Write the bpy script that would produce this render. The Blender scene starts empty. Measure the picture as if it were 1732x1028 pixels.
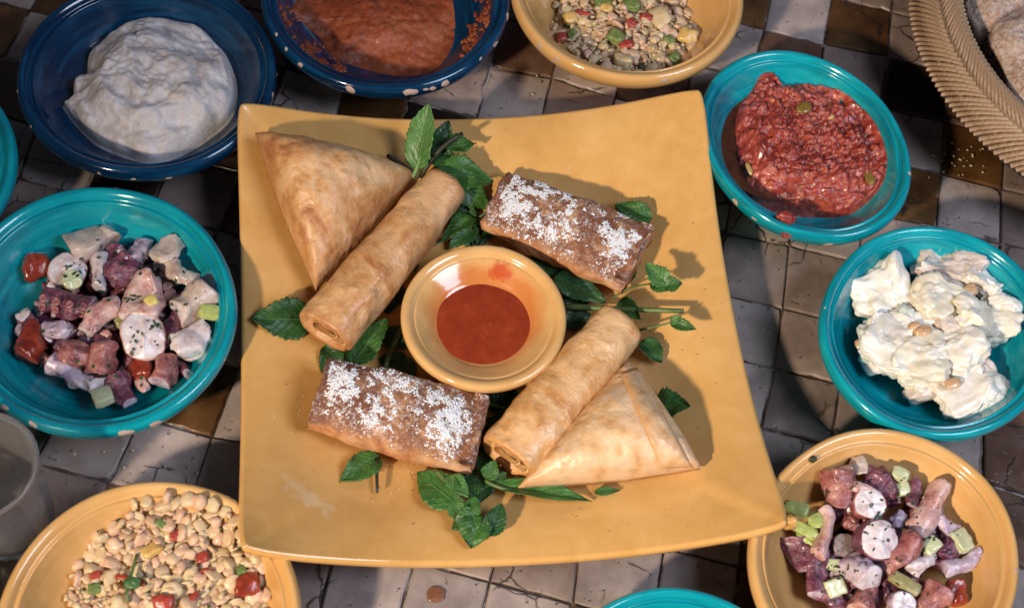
import bpy, bmesh, math, random
import numpy as np
from mathutils import Vector, Matrix, noise as mn
from mathutils.bvhtree import BVHTree
PI = math.pi
rad = math.radians
scene = bpy.context.scene
C = scene.collection

# ------------------------------------------------------------------ camera
IW, IH = 1732.0, 1028.0
FPX, PITCH, CAMH, ROLL = 2429.65, 1.0428, .8145, .151
_cp, _sp = math.cos(PITCH), math.sin(PITCH)
_c, _s = math.cos(ROLL), math.sin(ROLL)
FW = Vector((0, _cp, -_sp))
RT = Vector((_c, _s * _sp, _s * _cp))
UP = Vector((-_s, _c * _sp, _c * _cp))
CAM = Vector((0, -.45, CAMH))
cd = bpy.data.cameras.new('camera')
co = bpy.data.objects.new('camera', cd)
C.objects.link(co)
cd.sensor_fit = 'HORIZONTAL'
cd.sensor_width = 36
cd.lens = 36 * FPX / IW
cd.clip_start, cd.clip_end = .01, 50
cd.dof.use_dof = True
cd.dof.focus_distance = .92
cd.dof.aperture_fstop = 9
M = Matrix((RT, UP, -FW)).transposed().to_4x4()
M.translation = CAM
co.matrix_world = M
scene.camera = co

# ------------------------------------------------------------------ light
w = bpy.data.worlds.new('World')
scene.world = w
w.use_nodes = True
bg = w.node_tree.nodes['Background']
bg.inputs[0].default_value = (.60, .62, .80, 1)
bg.inputs[1].default_value = .075

def lamp(name, typ, loc, target, energy, col, size, **k):
    d = bpy.data.lights.new(name, typ)
    d.energy = energy
    d.color = col
    if typ == 'AREA':
        d.shape = 'DISK'
        d.size = size
    else:
        d.shadow_soft_size = size
    for a, b in k.items():
        setattr(d, a, b)
    o = bpy.data.objects.new(name, d)
    C.objects.link(o)
    o.location = loc
    o.rotation_euler = (Vector(target) - Vector(loc)).to_track_quat('-Z', 'Y').to_euler()
    return o

lamp('key_lamp', 'SPOT', (-.80, -1.30, 1.08), (.24, -.10, 0), 185, (1.0, .81, .60), .055, spot_size=rad(43), spot_blend=1.0)
lamp('cool_fill_lamp', 'AREA', (1.10, -.32, 1.45), (.10, .0, 0), 22, (.74, .82, 1.0), .8)  # unseen cool fill lamp, overhead right, for the bluish light in shadows
scene.view_settings.view_transform = 'Standard'
scene.view_settings.look = 'None'
scene.view_settings.exposure = 0
scene.view_settings.gamma = 1
scene.render.engine = 'CYCLES'
scene.cycles.max_bounces = 6

# ------------------------------------------------------------------ helpers
def ray(u, v):
    return (RT * ((u - IW / 2) / FPX) - UP * ((v - IH / 2) / FPX) + FW)

def P(u, v, z):
    d = ray(u, v)
    return CAM + d * ((z - CAM.z) / d.z)

def on(u, v, zf, dz=0.0):
    z = .02
    for _ in range(14):
        p = P(u, v, z)
        z = .5 * z + .5 * (zf(p.x, p.y) + dz)
    return P(u, v, z)

def mpp(p):
    return (p - CAM).dot(FW) / FPX            # metres per photo pixel at p

def idir(u, v, ang, z=.03):
    a = rad(ang)
    d = P(u + 20 * math.cos(a), v - 20 * math.sin(a), z) - P(u, v, z)
    return d.normalized()

def sm(a, b, x):
    t = max(0, min(1, (x - a) / (b - a)))
    return t * t * (3 - 2 * t)

def nz(p, f, s=0):
    return mn.noise(Vector((p[0] * f + s * 7.31, p[1] * f - s * 3.7, p[2] * f + s * 1.9)))

def fb(p, f, s=0, o=3):
    r, a = 0, 1
    for i in range(o):
        r += a * nz(p, f * 2 ** i, s + i)
        a *= .5
    return r

def setp(o, label=None, cat=None, group=None, kind=None):
    if label: o['label'] = label
    if cat: o['category'] = cat
    if group: o['group'] = group
    if kind: o['kind'] = kind
    return o

def wloc(o):
    l = Vector(o.location)
    while o.parent:
        o = o.parent
        l += o.location
    return l

def empty(name, loc, label, cat, group=None):
    o = bpy.data.objects.new(name, None)
    o.empty_display_size = .01
    C.objects.link(o)
    o.location = loc
    return setp(o, label, cat, group)

def mesh(name, V, F, mats, mi=None, smooth=True, uv=None):
    m = bpy.data.meshes.new(name)
    m.from_pydata([tuple(v) for v in V], [], F)
    for x in (mats if isinstance(mats, (list, tuple)) else [mats]):
        m.materials.append(x)
    if mi is not None:
        m.polygons.foreach_set('material_index', mi)
    if smooth:
        m.polygons.foreach_set('use_smooth', [True] * len(F))
    if uv is not None:
        l = m.uv_layers.new(name='UVMap')
        idx = np.zeros(len(m.loops), dtype=np.int32)
        m.loops.foreach_get('vertex_index', idx)
        l.data.foreach_set('uv', np.asarray(uv, dtype=np.float32)[idx].ravel())
    m.update()
    return m

def obj(name, V, F, mats, parent=None, mi=None, smooth=True, uv=None, origin=None):
    """world-space geometry -> one mesh object with its origin at the geometry's base centre"""
    A = np.array([tuple(v) for v in V], dtype=float)
    if origin is None:
        lo, hi = A.min(0), A.max(0)
        origin = Vector(((lo[0] + hi[0]) / 2, (lo[1] + hi[1]) / 2, lo[2]))
    else:
        origin = Vector(origin)
    m = mesh(name, A - np.array(origin), F, mats, mi, smooth, uv)
    o = bpy.data.objects.new(name, m)
    C.objects.link(o)
    if parent:
        o.parent = parent
        o.location = origin - wloc(parent)
    else:
        o.location = origin
    return o

def inst(name, m, mat4, parent=None):
    o = bpy.data.objects.new(name, m)
    C.objects.link(o)
    if parent:
        o.parent = parent
        mat4 = Matrix.Translation(-wloc(parent)) @ mat4
    o.matrix_local = mat4
    return o

def grid_faces(n, m, wrap=True):
    """n rings of m points"""
    F = []
    mm = m if wrap else m - 1
    for i in range(n - 1):
        for j in range(mm):
            k = (j + 1) % m
            F.append((i * m + j, i * m + k, (i + 1) * m + k, (i + 1) * m + j))
    return F

def tube(pts, r, seg=8, cap=True):
    """round tube along world points; r scalar or list"""
    pts = [Vector(p) for p in pts]
    n = len(pts)
    rr = r if isinstance(r, (list, tuple)) else [r] * n
    V = []
    ref = None
    for i, p in enumerate(pts):
        t = (pts[min(i + 1, n - 1)] - pts[max(i - 1, 0)]).normalized()
        if ref is None:
            ref = t.cross(Vector((0, 0, 1)))
            if ref.length < .1: ref = t.cross(Vector((1, 0, 0)))
        ref = (ref - t * ref.dot(t)).normalized()
        b = t.cross(ref)
        for j in range(seg):
            a = 2 * PI * j / seg
            V.append(p + (ref * math.cos(a) + b * math.sin(a)) * rr[i])
    F = grid_faces(n, seg)
    if cap:
        F.append(tuple(range(seg))[::-1])
        F.append(tuple((n - 1) * seg + j for j in range(seg)))
    return V, F

def bez(a, b, c, n=8):
    return [a * (1 - t) ** 2 + b * 2 * t * (1 - t) + c * t * t for t in [i / (n - 1) for i in range(n)]]

def join(parts):
    V, F = [], []
    for v, f in parts:
        k = len(V)
        V += list(v)
        F += [tuple(i + k for i in q) for q in f]
    return V, F

_ico = {}
def ico(n):
    if n not in _ico:
        bm = bmesh.new()
        bmesh.ops.create_icosphere(bm, subdivisions=n, radius=1)
        _ico[n] = ([v.co.copy() for v in bm.verts], [tuple(v.index for v in f.verts) for f in bm.faces])
        bm.free()
    return _ico[n]

def blob(sx, sy, sz, seed=0, amp=.15, freq=1.6, box=0.0, sub=3, fine=0.0):
    V0, F = ico(sub)
    V = []
    for p in V0:
        q = p.copy()
        if box:
            m = max(abs(q.x), abs(q.y), abs(q.z))
            q = q.lerp(q / m * .86, box)
        k = 1 + amp * fb(p, freq, seed) + (fine * nz(p, 7, seed + 5) if fine else 0)
        V.append(Vector((q.x * sx * k, q.y * sy * k, q.z * sz * k)))
    return V, F

# ------------------------------------------------------------------ materials
class NT:
    def __init__(s, name):
        s.m = bpy.data.materials.new(name)
        s.m.use_nodes = True
        s.t = s.m.node_tree
        s.b = s.t.nodes['Principled BSDF']
        s.tc = s.t.nodes.new('ShaderNodeTexCoord')
    def n(s, typ, **k):
        x = s.t.nodes.new(typ)
        for a, v in k.items():
            if a in x.inputs: x.inputs[a].default_value = v
            else: setattr(x, a, v)
        return x
    def l(s, a, b):
        s.t.links.new(a, b)
    def noise(s, scale, detail=3, rough=.55, vec=None, dist=0):
        x = s.n('ShaderNodeTexNoise')
        x.inputs['Scale'].default_value = scale
        x.inputs['Detail'].default_value = detail
        x.inputs['Roughness'].default_value = rough
        x.inputs['Distortion'].default_value = dist
        s.l(vec if vec is not None else s.tc.outputs['Object'], x.inputs['Vector'])
        return x.outputs['Fac']
    def ramp(s, fac, stops, interp='LINEAR'):
        x = s.n('ShaderNodeValToRGB')
        cr = x.color_ramp
        cr.interpolation = interp
        while len(cr.elements) < len(stops): cr.elements.new(.5)
        for e, (p, c) in zip(cr.elements, stops):
            e.position = p
            e.color = (*c, 1) if hasattr(c, '__len__') else (c, c, c, 1)
        s.l(fac, x.inputs[0])
        return x.outputs[0]
    def mix(s, fac, a, b, blend='MIX'):
        x = s.n('ShaderNodeMix', data_type='RGBA', blend_type=blend)
        for sock, v in ((x.inputs[0], fac), (x.inputs[6], a), (x.inputs[7], b)):
            if hasattr(v, 'is_linked'): s.l(v, sock)
            elif hasattr(v, '__len__'): sock.default_value = (*v, 1)
            else: sock.default_value = v
        return x.outputs[2]
    def math(s, op, a, b=None, clamp=False):
        x = s.n('ShaderNodeMath', operation=op, use_clamp=clamp)
        for i, v in enumerate((a, b)):
            if v is None: continue
            if hasattr(v, 'is_linked'): s.l(v, x.inputs[i])
            else: x.inputs[i].default_value = v
        return x.outputs[0]
    def bump(s, h, strength, dist=.001):
        x = s.n('ShaderNodeBump')
        x.inputs['Strength'].default_value = strength
        x.inputs['Distance'].default_value = dist
        s.l(h, x.inputs['Height'])
        s.l(x.outputs[0], s.b.inputs['Normal'])
    def set(s, col=None, rough=None, coat=None, sss=None, spec=None, **k):
        B = s.b.inputs
        if col is not None:
            if hasattr(col, 'is_linked'): s.l(col, B['Base Color'])
            else: B['Base Color'].default_value = (*col, 1)
        if rough is not None:
            if hasattr(rough, 'is_linked'): s.l(rough, B['Roughness'])
            else: B['Roughness'].default_value = rough
        if coat is not None:
            B['Coat Weight'].default_value = coat
            B['Coat Roughness'].default_value = k.get('coat_rough', .06)
        if sss is not None:
            B['Subsurface Weight'].default_value = sss
            B['Subsurface Radius'].default_value = k.get('sr', (1, .5, .3))
            B['Subsurface Scale'].default_value = k.get('ss', .004)
        if spec is not None:
            B['Specular IOR Level'].default_value = spec
        return s.m

def glaze(name, c1, c2, c3, rough=.12, streak=1.0, coat=.4):
    t = NT(name)
    sep = t.n('ShaderNodeSeparateXYZ')
    t.l(t.tc.outputs['Object'], sep.inputs[0])
    x, y, z = sep.outputs
    r = t.math('SQRT', t.math('ADD', t.math('MULTIPLY', x, x), t.math('MULTIPLY', y, y)))
    a = t.math('ARCTAN2', y, x)
    cb = t.n('ShaderNodeCombineXYZ')
    t.l(t.math('MULTIPLY', r, 260), cb.inputs[0])
    t.l(t.math('MULTIPLY', a, 1.1), cb.inputs[1])
    t.l(t.math('MULTIPLY', z, 160), cb.inputs[2])
    st = t.noise(1, 4, .6, cb.outputs[0])
    big = t.noise(22, 3, .5)
    f = t.math('ADD', t.math('MULTIPLY', st, .62 * streak), t.math('MULTIPLY', big, 1 - .62 * streak))
    col = t.ramp(f, [(.32, c1), (.5, c2), (.68, c3)])
    pits = t.noise(420, 2, .5)
    col = t.mix(t.ramp(pits, [(.74, 0.), (.79, .55)]), col, tuple(q * .35 for q in c1))
    t.bump(t.math('ADD', t.math('MULTIPLY', st, .6), t.noise(90, 3)), .22, .0008)
    return t.set(col, rough, coat=coat)

def flat(name, c, rough=.5, var=.25, sc=200, coat=None, sss=None, bump=.2, c2=None, **k):
    t = NT(name)
    n = t.noise(sc, 4)
    c2 = c2 or tuple(q * (1 - var) for q in c)
    col = t.ramp(n, [(.3, c2), (.65, c)])
    if bump: t.bump(t.noise(sc * 2.2, 4), bump, .0008)
    return t.set(col, rough, coat=coat, sss=sss, **k)

M_blue = glaze('cobalt_glaze', (.0008, .007, .026), (.0015, .024, .070), (.005, .072, .165), coat=.15)
M_teal = glaze('turquoise_glaze', (.002, .12, .17), (.002, .26, .325), (.008, .39, .455), rough=.16, coat=.2)
M_yel = glaze('yellow_glaze', (.55, .30, .095), (.63, .36, .13), (.70, .43, .18), streak=.6)
M_bisque = flat('bare_clay', (.52, .39, .33), .8, .2, 600)

CZ = .066                                           # height of the plate's four corners
PC = [P(408, 925, CZ), P(1335, 885, CZ), P(1187, 147, CZ), P(405, 170, CZ)]     # BL BR TR TL
def plate_mat():
    t = NT('plate_glaze')
    big = t.noise(14, 4, .6)
    mid = t.noise(60, 4, .6, dist=.6)
    col = t.ramp(t.math('ADD', t.math('MULTIPLY', big, .55), t.math('MULTIPLY', mid, .45)),
                 [(.32, (.57, .300, .085)), (.5, (.645, .36, .115)), (.68, (.71, .42, .155))])
    sp = t.noise(520, 2)
    col = t.mix(t.ramp(sp, [(.735, 0.), (.79, .6)]), col, (.30, .13, .03))
    sepp = t.n('ShaderNodeSeparateXYZ')
    t.l(t.tc.outputs['Object'], sepp.inputs[0])
    for (pu, pv, kx, ky, sl) in ((522, 848, 34, 95, .45),):      # paler patch in the glaze
        q = P(pu, pv, .03) - sum(PC, Vector()) / 4
        dx = t.math('SUBTRACT', sepp.outputs[0], q.x)
        dy = t.math('ADD', t.math('SUBTRACT', sepp.outputs[1], q.y), t.math('MULTIPLY', dx, sl))
        dd = t.math('SQRT', t.math('ADD', t.math('POWER', t.math('MULTIPLY', t.math('ABSOLUTE', dx), kx), 2.), t.math('POWER', t.math('MULTIPLY', t.math('ABSOLUTE', dy), ky), 2.)))
        dd = t.math('ADD', dd, t.math('MULTIPLY', t.math('SUBTRACT', t.noise(110, 4, .7), .5), 2.6))
        col = t.mix(t.ramp(dd, [(.20, .45), (.60, 0.)]), col, (.74, .56, .36))
    t.bump(t.math('ADD', t.noise(26, 3), t.math('MULTIPLY', t.noise(240, 2), .12)), .18, .0012)
    sc = t.noise(9, 3, .6)
    return t.set(col, t.ramp(sc, [(.35, .09), (.65, .22)]), coat=.4)
M_plate = plate_mat()

def dish_mat():
    t = NT('sauce_dish_glaze')
    col = t.ramp(t.noise(40, 4), [(.3, (.60, .34, .12)), (.7, (.70, .43, .18))])
    sep = t.n('ShaderNodeSeparateXYZ')
    t.l(t.tc.outputs['Object'], sep.inputs[0])
    x, y = sep.outputs[0], sep.outputs[1]
    y2 = t.math('SUBTRACT', y, .005)
    r = t.math('SQRT', t.math('ADD', t.math('MULTIPLY', x, x), t.math('MULTIPLY', y2, y2)))
    r = t.math('ADD', r, t.math('MULTIPLY', t.math('SUBTRACT', t.noise(60, 3), .5), .012))
    zin = t.math('GREATER_THAN', sep.outputs[2], .012)
    f = t.math('MULTIPLY', t.ramp(t.math('MULTIPLY', r, 20), [(.60, .75), (.78, 0.)]), zin)
    col = t.mix(f, col, (.52, .13, .02))
    # dried red spot where sauce was dripped
    dx = t.math('SUBTRACT', x, .006)
    dy = t.math('SUBTRACT', y, .0365)
    d = t.math('SQRT', t.math('ADD', t.math('MULTIPLY', dx, dx), t.math('MULTIPLY', t.math('MULTIPLY', dy, dy), 2.5)))
    d = t.math('ADD', d, t.math('MULTIPLY', t.math('SUBTRACT', t.noise(220, 3), .5), .012))
    col = t.mix(t.ramp(t.math('MULTIPLY', d, 60), [(.28, .8), (.55, 0.)]), col, (.50, .05, .015))
    t.bump(t.noise(80, 3), .15, .0008)
    return t.set(col, .15, coat=.5)
M_dish = dish_mat()

def pastry_mat(name, pale, gold, brown, thr=.5, dust=None):
    t = NT(name)
    a = t.noise(22, 5, .66, dist=.6)
    b = t.noise(110, 4, .65)
    f = t.math('ADD', t.math('MULTIPLY', a, .68), t.math('MULTIPLY', b, .32))
    col = t.ramp(f, [(thr - .10, brown), (thr - .01, gold), (thr + .075, pale)])
    blis = t.noise(330, 3, .6)
    col = t.mix(t.ramp(blis, [(.62, 0.), (.72, .35)]), col, tuple(min(1, q * 1.35) for q in pale))
    col = t.mix(t.ramp(t.noise(520, 3), [(.68, 0.), (.76, .6)]), col, tuple(q * .45 for q in brown))
    g0 = t.n('ShaderNodeNewGeometry')
    col = t.mix(t.ramp(g0.outputs['Pointiness'], [(.505, 0.), (.56, .75)]), col, tuple(.6 * q + .4 * w_ for q, w_ in zip(brown, gold)))
    vo = t.n('ShaderNodeTexVoronoi', feature='SMOOTH_F1')
    vo.inputs['Scale'].default_value = 170
    t.l(t.tc.outputs['Object'], vo.inputs['Vector'])
    bl = t.math('MULTIPLY', t.math('SUBTRACT', .6, vo.outputs['Distance']), t.ramp(t.noise(45, 3), [(.48, 0.), (.6, 1.)]))
    rough = t.ramp(t.noise(70, 3), [(.35, .30), (.65, .55)])
    if dust:
        geo = t.n('ShaderNodeNewGeometry')
        sp = t.n('ShaderNodeSeparateXYZ')
        t.l(geo.outputs['Normal'], sp.inputs[0])
        up = t.ramp(sp.outputs[2], [(.35, 0.), (.75, 1.)])
        cin = t.math('MULTIPLY', t.ramp(t.math('ADD', t.math('MULTIPLY', t.noise(38, 4, .7), .6), t.math('MULTIPLY', t.noise(190, 3, .7), .4)), [(.36, 0.), (.50, .95)]), up)
        col = t.mix(cin, col, (.16, .052, .020))
        fine = t.math('MULTIPLY', t.ramp(t.noise(620, 3, .7), [(.50, 0.), (.60, .85)]), up)
        reg = t.ramp(t.noise(55, 3, .6), [(.42, .08), (.60, .9)])
        col = t.mix(t.math('MULTIPLY', fine, reg), col, (.72, .71, .74))
        rough = .65
    t.bump(t.math('ADD', t.math('MULTIPLY', t.noise(120, 4, .65), .8), t.math('ADD', t.math('MULTIPLY', t.noise(430, 3), .6), t.math('MULTIPLY', bl, 2.2))), .42, .0016)
    return t.set(col, rough, coat=0 if dust else .18, coat_rough=.3, sss=.06, ss=.002)
M_roll = pastry_mat('fried_roll_pastry', (.66, .40, .20), (.52, .26, .10), (.35, .135, .05), .47)
M_roll2 = pastry_mat('fried_roll_pastry_pale', (.74, .47, .24), (.62, .33, .12), (.45, .19, .06), .46)
M_sam = pastry_mat('samosa_pastry', (.70, .45, .24), (.56, .29, .11), (.36, .13, .05), .48)
M_sam2 = pastry_mat('samosa_pastry_pale', (.78, .56, .36), (.68, .42, .20), (.46, .22, .10), .45)
M_sug = pastry_mat('sugared_pastry', (.60, .36, .20), (.48, .23, .10), (.30, .11, .045), .48, dust=True)
M_fill = flat('pastry_filling', (.10, .045, .018), .5, .6, 300, bump=.6)
M_sugar = flat('icing_sugar', (.86, .86, .90), .8, .06, 900, sss=.2, ss=.001)

def leaf_mat(name, dark, lite, vein):
    t = NT(name)
    uv = t.n('ShaderNodeSeparateXYZ')
    t.l(t.tc.outputs['UV'], uv.inputs[0])
    u, v = uv.outputs[0], uv.outputs[1]
    av = t.math('ABSOLUTE', v)
    ph = t.math('MULTIPLY', t.math('SUBTRACT', u, t.math('MULTIPLY', av, .30)), 7.5)
    fr = t.math('ABSOLUTE', t.math('SUBTRACT', t.math('FRACT', ph), .5))
    side = t.ramp(fr, [(.0, 1.), (.11, 0.)])
    mid = t.ramp(av, [(.015, 1.), (.07, 0.)])
    vn = t.math('MAXIMUM', t.math('MULTIPLY', side, .6), mid)
    col = t.ramp(t.noise(130, 4, .6), [(.3, dark), (.7, lite)])
    col = t.mix(t.math('MULTIPLY', vn, .55), col, vein)
    h = t.math('SUBTRACT', t.math('MULTIPLY', t.noise(420, 3), .6), vn)
    t.bump(h, .9, .0009)
    m = t.set(col, .42, coat=.1, coat_rough=.3, sss=.0)
    # light through the leaf
    tr = t.n('ShaderNodeBsdfTranslucent')
    t.l(col, tr.inputs[0])
    mx = t.n('ShaderNodeMixShader')
    mx.inputs[0].default_value = .22
    out = t.t.nodes['Material Output']
    t.l(t.b.outputs[0], mx.inputs[1])
    t.l(tr.outputs[0], mx.inputs[2])
    t.l(mx.outputs[0], out.inputs[0])
    return m
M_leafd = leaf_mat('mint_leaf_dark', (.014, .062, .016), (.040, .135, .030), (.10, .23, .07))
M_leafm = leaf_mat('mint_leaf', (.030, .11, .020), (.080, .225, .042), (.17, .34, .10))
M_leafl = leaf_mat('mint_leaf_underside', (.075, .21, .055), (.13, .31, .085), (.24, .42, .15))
M_stem = flat('mint_stem', (.11, .17, .05), .45, .4, 200)
M_stemd = flat('mint_stem_dark', (.035, .035, .02), .5, .4, 200)

# ------------------------------------------------------------------ tiled table
def tile_mat(name, c1, c2, c3, rough, pits):
    t = NT(name)
    oi = t.n('ShaderNodeObjectInfo')
    n = t.noise(26, 4, .6)
    col = t.ramp(n, [(.3, c1), (.5, c2), (.7, c3)])
    br = t.math('ADD', t.math('MULTIPLY', oi.outputs['Random'], .35), .83)
    h = t.n('ShaderNodeHueSaturation')
    t.l(col, h.inputs['Color'])
    t.l(br, h.inputs['Value'])
    col = h.outputs[0]
    p = t.noise(190, 3, .6)
    col = t.mix(t.ramp(p, [(.645, 0.), (.70, pits)]), col, (.025, .018, .015))
    sc = t.noise(700, 2)
    col = t.mix(t.ramp(sc, [(.69, 0.), (.75, .5)]), col, (.05, .04, .035))
    vc = t.n('ShaderNodeTexVoronoi', feature='DISTANCE_TO_EDGE')
    vc.inputs['Scale'].default_value = 24
    gp = t.n('ShaderNodeNewGeometry')
    wv = t.n('ShaderNodeVectorMath', operation='ADD')
    nzv = t.n('ShaderNodeTexNoise')
    nzv.inputs['Scale'].default_value = 60
    t.l(gp.outputs['Position'], nzv.inputs['Vector'])
    sv = t.n('ShaderNodeVectorMath', operation='SCALE')
    sv.inputs['Scale'].default_value = .012
    t.l(nzv.outputs['Color'], sv.inputs[0])
    t.l(gp.outputs['Position'], wv.inputs[0])
    t.l(sv.outputs[0], wv.inputs[1])
    t.l(wv.outputs[0], vc.inputs['Vector'])
    ck = t.math('MULTIPLY', t.ramp(vc.outputs['Distance'], [(.006, 1.), (.02, 0.)]), t.ramp(t.noise(13, 2, .5, gp.outputs['Position']), [(.52, 0.), (.56, .9)]))
    col = t.mix(ck, col, (.022, .015, .012))
    dirt = t.ramp(t.noise(17, 4, .7, gp.outputs['Position']), [(.44, 0.), (.66, .55)])
    col = t.mix(dirt, col, tuple(q * .5 for q in (c1[0], c1[1] * .9, c1[2] * .85)))
    t.bump(t.math('SUBTRACT', t.noise(45, 4), t.math('MULTIPLY', t.ramp(p, [(.63, 0.), (.70, 1.)]), .4)), .35, .0015)
    return t.set(col, t.ramp(t.noise(60, 3), [(.3, rough), (.7, rough + .2)]), coat=.15, coat_rough=.2)
M_tg = tile_mat('grey_zellige', (.25, .205, .19), (.345, .285, .265), (.43, .36, .325), .28, .8)
M_tw = tile_mat('taupe_zellige', (.19, .14, .12), (.265, .20, .175), (.34, .265, .23), .28, .8)
M_tb = tile_mat('brown_zellige', (.055, .024, .008), (.10, .045, .014), (.17, .085, .03), .16, .6)
M_tk = tile_mat('black_zellige', (.012, .008, .006), (.022, .014, .010), (.045, .028, .018), .14, .5)
M_tr = tile_mat('rust_zellige', (.09, .045, .03), (.14, .075, .05), (.20, .12, .085), .2, .6)
tg = NT('grout')
_g = tg.noise(38, 4, .65)
M_grout = tg.set(tg.ramp(_g, [(.42, (.04, .025, .016)), (.52, (.12, .085, .07)), (.58, (.33, .30, .30))]), .9)
tg.bump(tg.noise(300, 5, .7), .8, .002)

table = empty('mosaic_table', (0, .03, -.03), 'table top of hand cut grey, taupe, brown and black glazed tiles', 'table')
bm = bmesh.new()
bmesh.ops.create_cube(bm, size=1)
bmesh.ops.scale(bm, vec=(1.3, 1.1, .0265), verts=bm.verts)
bmesh.ops.translate(bm, vec=(0, .06, -.0163), verts=bm.verts)
bmesh.ops.bevel(bm, geom=bm.edges[:], offset=.002, segments=2, affect='EDGES')
obj('grout_bed', [v.co.copy() for v in bm.verts], [tuple(v.index for v in f.verts) for f in bm.faces], M_grout, table, smooth=False)
bm.free()
TS, TA = .0472, rad(-6.0)
tx, ty = Vector((math.cos(TA), math.sin(TA))), Vector((-math.sin(TA), math.cos(TA)))
T0 = Vector((.1735, .0085))
# tile colours by pixel; blacks between left bowls have shade put into the colour
samples = [(1350,60,'g'),(1270,30,'b'),(1440,60,'b'),(1300,82,'r'),(1420,118,'w'),(1530,35,'w'),(1550,150,'k'),(1535,235,'w'),
           (1540,330,'b'),(1635,250,'b'),(1640,335,'g'),(1710,375,'k'),(1700,330,'w'),(1590,120,'k'),(500,990,'w'),(640,990,'g'),
           (760,1000,'g'),(900,985,'w'),(1050,975,'r2'),(1200,975,'g'),(1285,1000,'b'),(1270,545,'g'),(1365,470,'w'),(1370,590,'w'),
           (1350,680,'w'),(1280,450,'g'),(1285,650,'g'),(1270,740,'g'),(1420,690,'w'),(1460,720,'w'),(140,780,'g'),(270,750,'g'),
           (170,830,'b'),(380,770,'g'),(380,680,'g'),(20,740,'k'),(200,322,'k'),(30,110,'b'),(55,70,'g'),(25,20,'b'),(70,225,'g'),
           (420,20,'r'),(870,120,'g'),(870,190,'g'),(780,180,'w'),(960,150,'w'),(690,185,'k'),(430,340,'b'),(375,330,'w'),(1690,780,'r'),
           (1650,765,'g'),(1715,850,'r'),(1240,410,'w'),(1250,80,'g'),(1480,140,'w'),(40,910,'w'),(60,860,'w'),(410,250,'k')]
tmap = {}
for u, v, k in samples:
    q = P(u, v, 0)
    d = Vector((q.x, q.y)) - T0
    tmap[(math.floor(d.dot(tx) / TS), math.floor(d.dot(ty) / TS))] = k
rng = random.Random(5)
tm = {'g': M_tg, 'w': M_tw, 'b': M_tb, 'k': M_tk, 'r': M_tr, 'r2': M_tg}
cor = {}
def corner(i, j):
    if (i, j) not in cor:
        cor[(i, j)] = T0 + tx * (i * TS + rng.uniform(-.0024, .0024)) + ty * (j * TS + rng.uniform(-.0024, .0024))
    return cor[(i, j)]
for i in range(-13, 6):
    for j in range(-7, 10):
        qs = [corner(i, j), corner(i + 1, j), corner(i + 1, j + 1), corner(i, j + 1)]
        c = sum(qs, Vector((0, 0))) / 4
        # keep what the frame can see, with a margin
        d = Vector((c.x, c.y, 0)) - CAM
        zz = d.dot(FW)
        pu, pv = IW / 2 + FPX * d.dot(RT) / zz, IH / 2 - FPX * d.dot(UP) / zz
        if not (-170 < pu < IW + 170 and -170 < pv < IH + 170): continue
        k = tmap.get((i, j))
        if k is None:
            k = ('b', 'r', 'w', 'k', 'r')[rng.randrange(5)] if (i + j) % 2 else ('g', 'w')[rng.randrange(2)]
        gap = rng.uniform(.0004, .0009)
        outl = []
        for e in range(4):
            a, b = qs[e], qs[(e + 1) % 4]
            for s_ in range(7):
                t_ = s_ / 7
                p = a.lerp(b, t_)
                inn = (c - p).normalized()
                ch = gap + max(0, rng.gauss(0, .0004))
                if rng.random() < .045: ch += rng.uniform(.0006, .0018)
                if s_ == 0: ch *= 1.6
                outl.append(p + inn * ch)
        zt = rng.uniform(-.0008, 0)
        sx_, sy_ = rng.uniform(-.012, .012), rng.uniform(-.012, .012)
        V = []
        for ring, (ins, dz) in enumerate(((0, -.007), (0, -.0011), (.0011, -.0002), (.004, 0))):
            for p in outl:
                r_ = p + (c - p).normalized() * ins
                V.append((r_.x, r_.y, zt + dz + (sx_ * (r_.x - c.x) + sy_ * (r_.y - c.y)) * (ring > 0) - .0006))
        n = len(outl)
        F = grid_faces(4, n) + [tuple(3 * n + q for q in range(n))]
        obj('tile', V, F, tm[k], table, smooth=False)

# ------------------------------------------------------------------ bowls
PROF = [(.45, .003), (.50, 0), (.56, 0), (.60, .004), (.70, .0135), (.83, .0255), (.925, .0335), (.965, .037), (.992, .0415), (1.0, .0452),
        (.993, .0484), (.972, .0502), (.945, .0502), (.922, .0486), (.908, .0466), (.896, .0461), (.884, .0465), (.872, .0462),
        (.850, .0425), (.80, .0350), (.70, .0248), (.55, .0165), (.35, .0125), (.15, .0117), (0, .0115)]
def crom(pts, k=4):
    o = []
    n = len(pts)
    for i in range(n - 1):
        p0, p1, p2, p3 = pts[max(i - 1, 0)], pts[i], pts[i + 1], pts[min(i + 2, n - 1)]
        for s_ in range(k):
            t = s_ / k
            o.append(tuple(.5 * (2 * p1[c] + (p2[c] - p0[c]) * t + (2 * p0[c] - 5 * p1[c] + 4 * p2[c] - p3[c]) * t * t + (3 * p1[c] - p0[c] - 3 * p2[c] + p3[c]) * t ** 3) for c in (0, 1)))
    o.append(pts[-1])
    return o
PF = [(max(0, a), b) for a, b in crom(PROF)]
LIP0 = min(range(len(PF)), key=lambda i: -PF[i][0])          # outermost ring of the lip

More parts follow.
